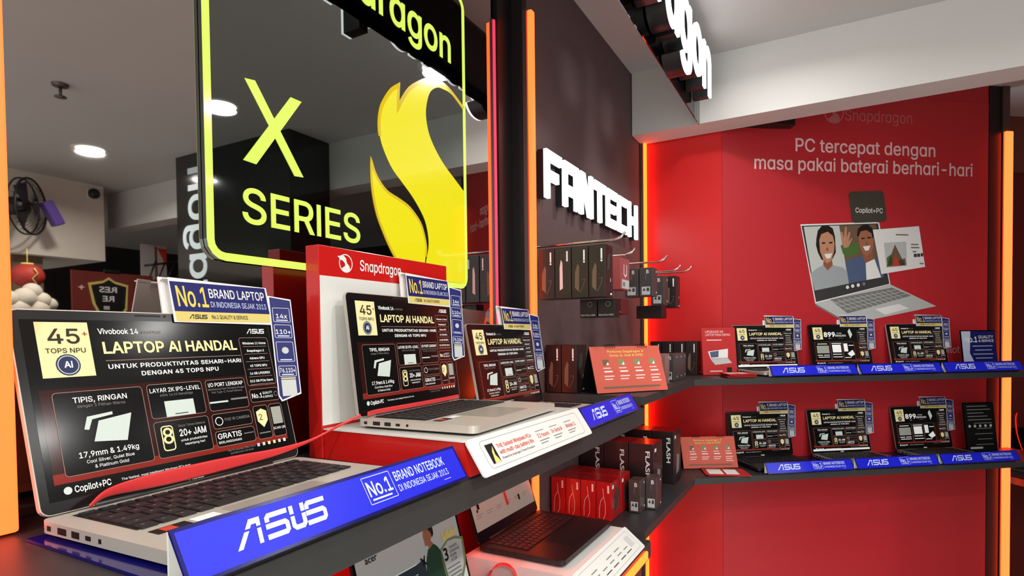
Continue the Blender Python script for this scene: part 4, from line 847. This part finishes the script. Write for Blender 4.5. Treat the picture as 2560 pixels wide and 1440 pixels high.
MB().lathe([(.0005, 0), (.05, 0), (.055, .10), (.03, .13), (.0005, .13)], m_blk, FR((-.195, 0, 0), (0, 1, 0), (0, 0, 1))).build('motor_housing', t).rotation_euler = (0, 0, R(-42))
mb = MB(); mb.tube([(-.06, 0, -.02), (-.03, 0, -.12), (-.002, 0, -.15)], .018, m_blk); mb.box(-.012, 0, -.05, .05, -.22, -.08, m_blk, bev=.005); mb.build('bracket', t)
MB().box(-.03, .03, -.075, .075, -.03, .04, M('purple_plastic', (88, 66, 140), .3), FR((-.20, .24, -.03), (0, 1, .5), (0, -.5, 1)), .01).build('control_box', t, label='purple plastic box')
# lantern, cloud, shield display, rail, menu board (seen in the mirror)
t = thing('paper_lantern', 'round red paper lantern with gold tassel seen in the mirror', 'lantern', (2.62, 1.645, .385))
MB().ball((0, 0, 0), .082, M('lantern_red', (176, 52, 40), .6), None, 20, (1, 1, .85)).build('shade', t)
mb = MB(); mb.tube([(0, 0, .068), (0, 0, .158)], .003, I['gold']); mb.lathe([(.03, .066), (.03, .075), (.0005, .076)], I['gold']); mb.build('cord', t)
mb = MB(); mb.tube([(-.083, .0, .04), (-.086, .015, .01), (-.083, -.01, -.02), (-.082, .01, -.05)], .004, I['gold']); mb.build('tassel', t)
mb = MB()
for (a, b, c_, r) in ((0, -.02, 0, .06), (0, .06, -.01, .05), (.0, .10, -.03, .04), (0, -.09, -.01, .05), (.01, .02, .04, .05), (0, .04, -.06, .06), (0, -.05, -.06, .06)): mb.ball((a, b, c_), r, M('foam_white', (214, 206, 186), .7))
t = thing('cloud_ornament', 'white puffy cloud ornament below the red lantern', 'ornament', (2.50, 1.60, .245)); mb.build('puffs', t); MB().box(-.015, .015, -.015, .015, ZF-.245+.001, -.04, m_dark).build('post', t)
t = thing('display_counter', 'dark counter carrying the red shield display seen in the mirror', 'counter', (2.15, 1.72, ZF)); MB().box(-.22, .22, -.42, .30, .001, 1.43, m_dark, bev=.004).build('cabinet', t)
t = thing('header_display', 'red printed display with gold shield and mirrored lettering', 'display sign', (2.0, 1.80, .1015))
F = FR((0, 0, 0), (0, -1, 0), (0, 0, 1)); mb = MB(); mb.prism([(-.21, .001), (.21, .001), (.21, .275), (-.21, .275)], -.012, 0, M('display_maroon', (120, 40, 28), .5), F); mb.prism([(-.03, .27), (.05, .27), (.05, .292), (-.03, .292)], -.012, 0, I['k'], F); mb.build('back_board', t)
mb = MB(); c = Cv(mb, F, .0006); sh = [(.12, .20), (.06, .215), (.03, .235), (-.0, .215), (-.06, .20), (-.05, .08), (-.0, .01), (.06, .02), (.10, .10)]
c.poly([(a*1.0, b) for a, b in [(.135, .212), (.06, .228), (.03, .25), (.0, .228), (-.07, .212), (-.062, .07), (.0, .002), (.07, .01), (.115, .1)]], I['gold'], 1); c.poly(sh, I['k'], 2); c.text('RES', .035, .165, .030, I['w'], 'C', .09, .02, 3); c.text('RE', .035, .115, .030, I['w'], 'C', .06, .02, 3); c.rect(.03, .07, .03, .02, I['lg'], 3)
c.poly([(.165, .20), (.172, .19), (.185, .187), (.172, .182), (.166, .17), (.161, .182), (.148, .187), (.161, .191)], I['pk'], 2); mb.build('shield_print', t)
t = thing('menu_board', 'white upright board behind a dark rail seen in the mirror', 'board', (3.0, 2.60, .36)); mb = MB(); F = FR((0, 0, 0), (0, -1, 0), (0, 0, 1)); mb.prism([(-.09, 0), (.10, 0), (.10, .36), (-.09, .36)], -.01, 0, I['lg'], F); c = Cv(mb, F, .0); c.poly([(-.09, .2), (-.02, .34), (-.09, .34)], I['tomato'], 1); c.rect(-.02, .0, .02, .35, I['brn'], 1); mb.build('panel', t); MB().box(.002, .03, -.02, .02, ZF-.359, .0, m_dark).build('post', t)
t = thing('steel_rail', 'dark trussed rail in front of the white board', 'rail', (2.85, 2.60, ZF)); mb = MB()
for z in (1.78, 1.90): mb.tube([(0, -.16, z-.03), (0, .12, z+.03)], .008, m_blk)
for k in range(4): mb.tube([(0, -.14+k*.07, 1.75+k*.012), (0, -.08+k*.07, 1.91)], .006, m_blk)
mb.build('truss', t); MB().box(-.01, .01, -.01, .01, .001, 1.80, m_blk).build('post', t)
t = thing('pillar_lettering', 'pale upright lettering climbing the black pillar', 'sign', (1.66, 2.06, .5)); word = 'Snapdragon'.replace('a', AL); tot = ext(glyph(word, 0, 1, 1)[0])[1]; k = .145/XH1
F = FR((0.05, -.0005, .47-tot*k*1.02), (0, 0, 1), (-1, 0, 0))
for i, ch in enumerate(word):
    vs, fs = glyph(ch, .012, 1, 1); x0 = advance(word[:i])*k*1.02
    mb = MB(); mb.solid([(x0+p[0]*k*1.02, p[1]*k) for p in vs], fs, 0, .004, M('pale_letter', (190, 208, 212), .4, es=.35), F); mb.build('letter', t)
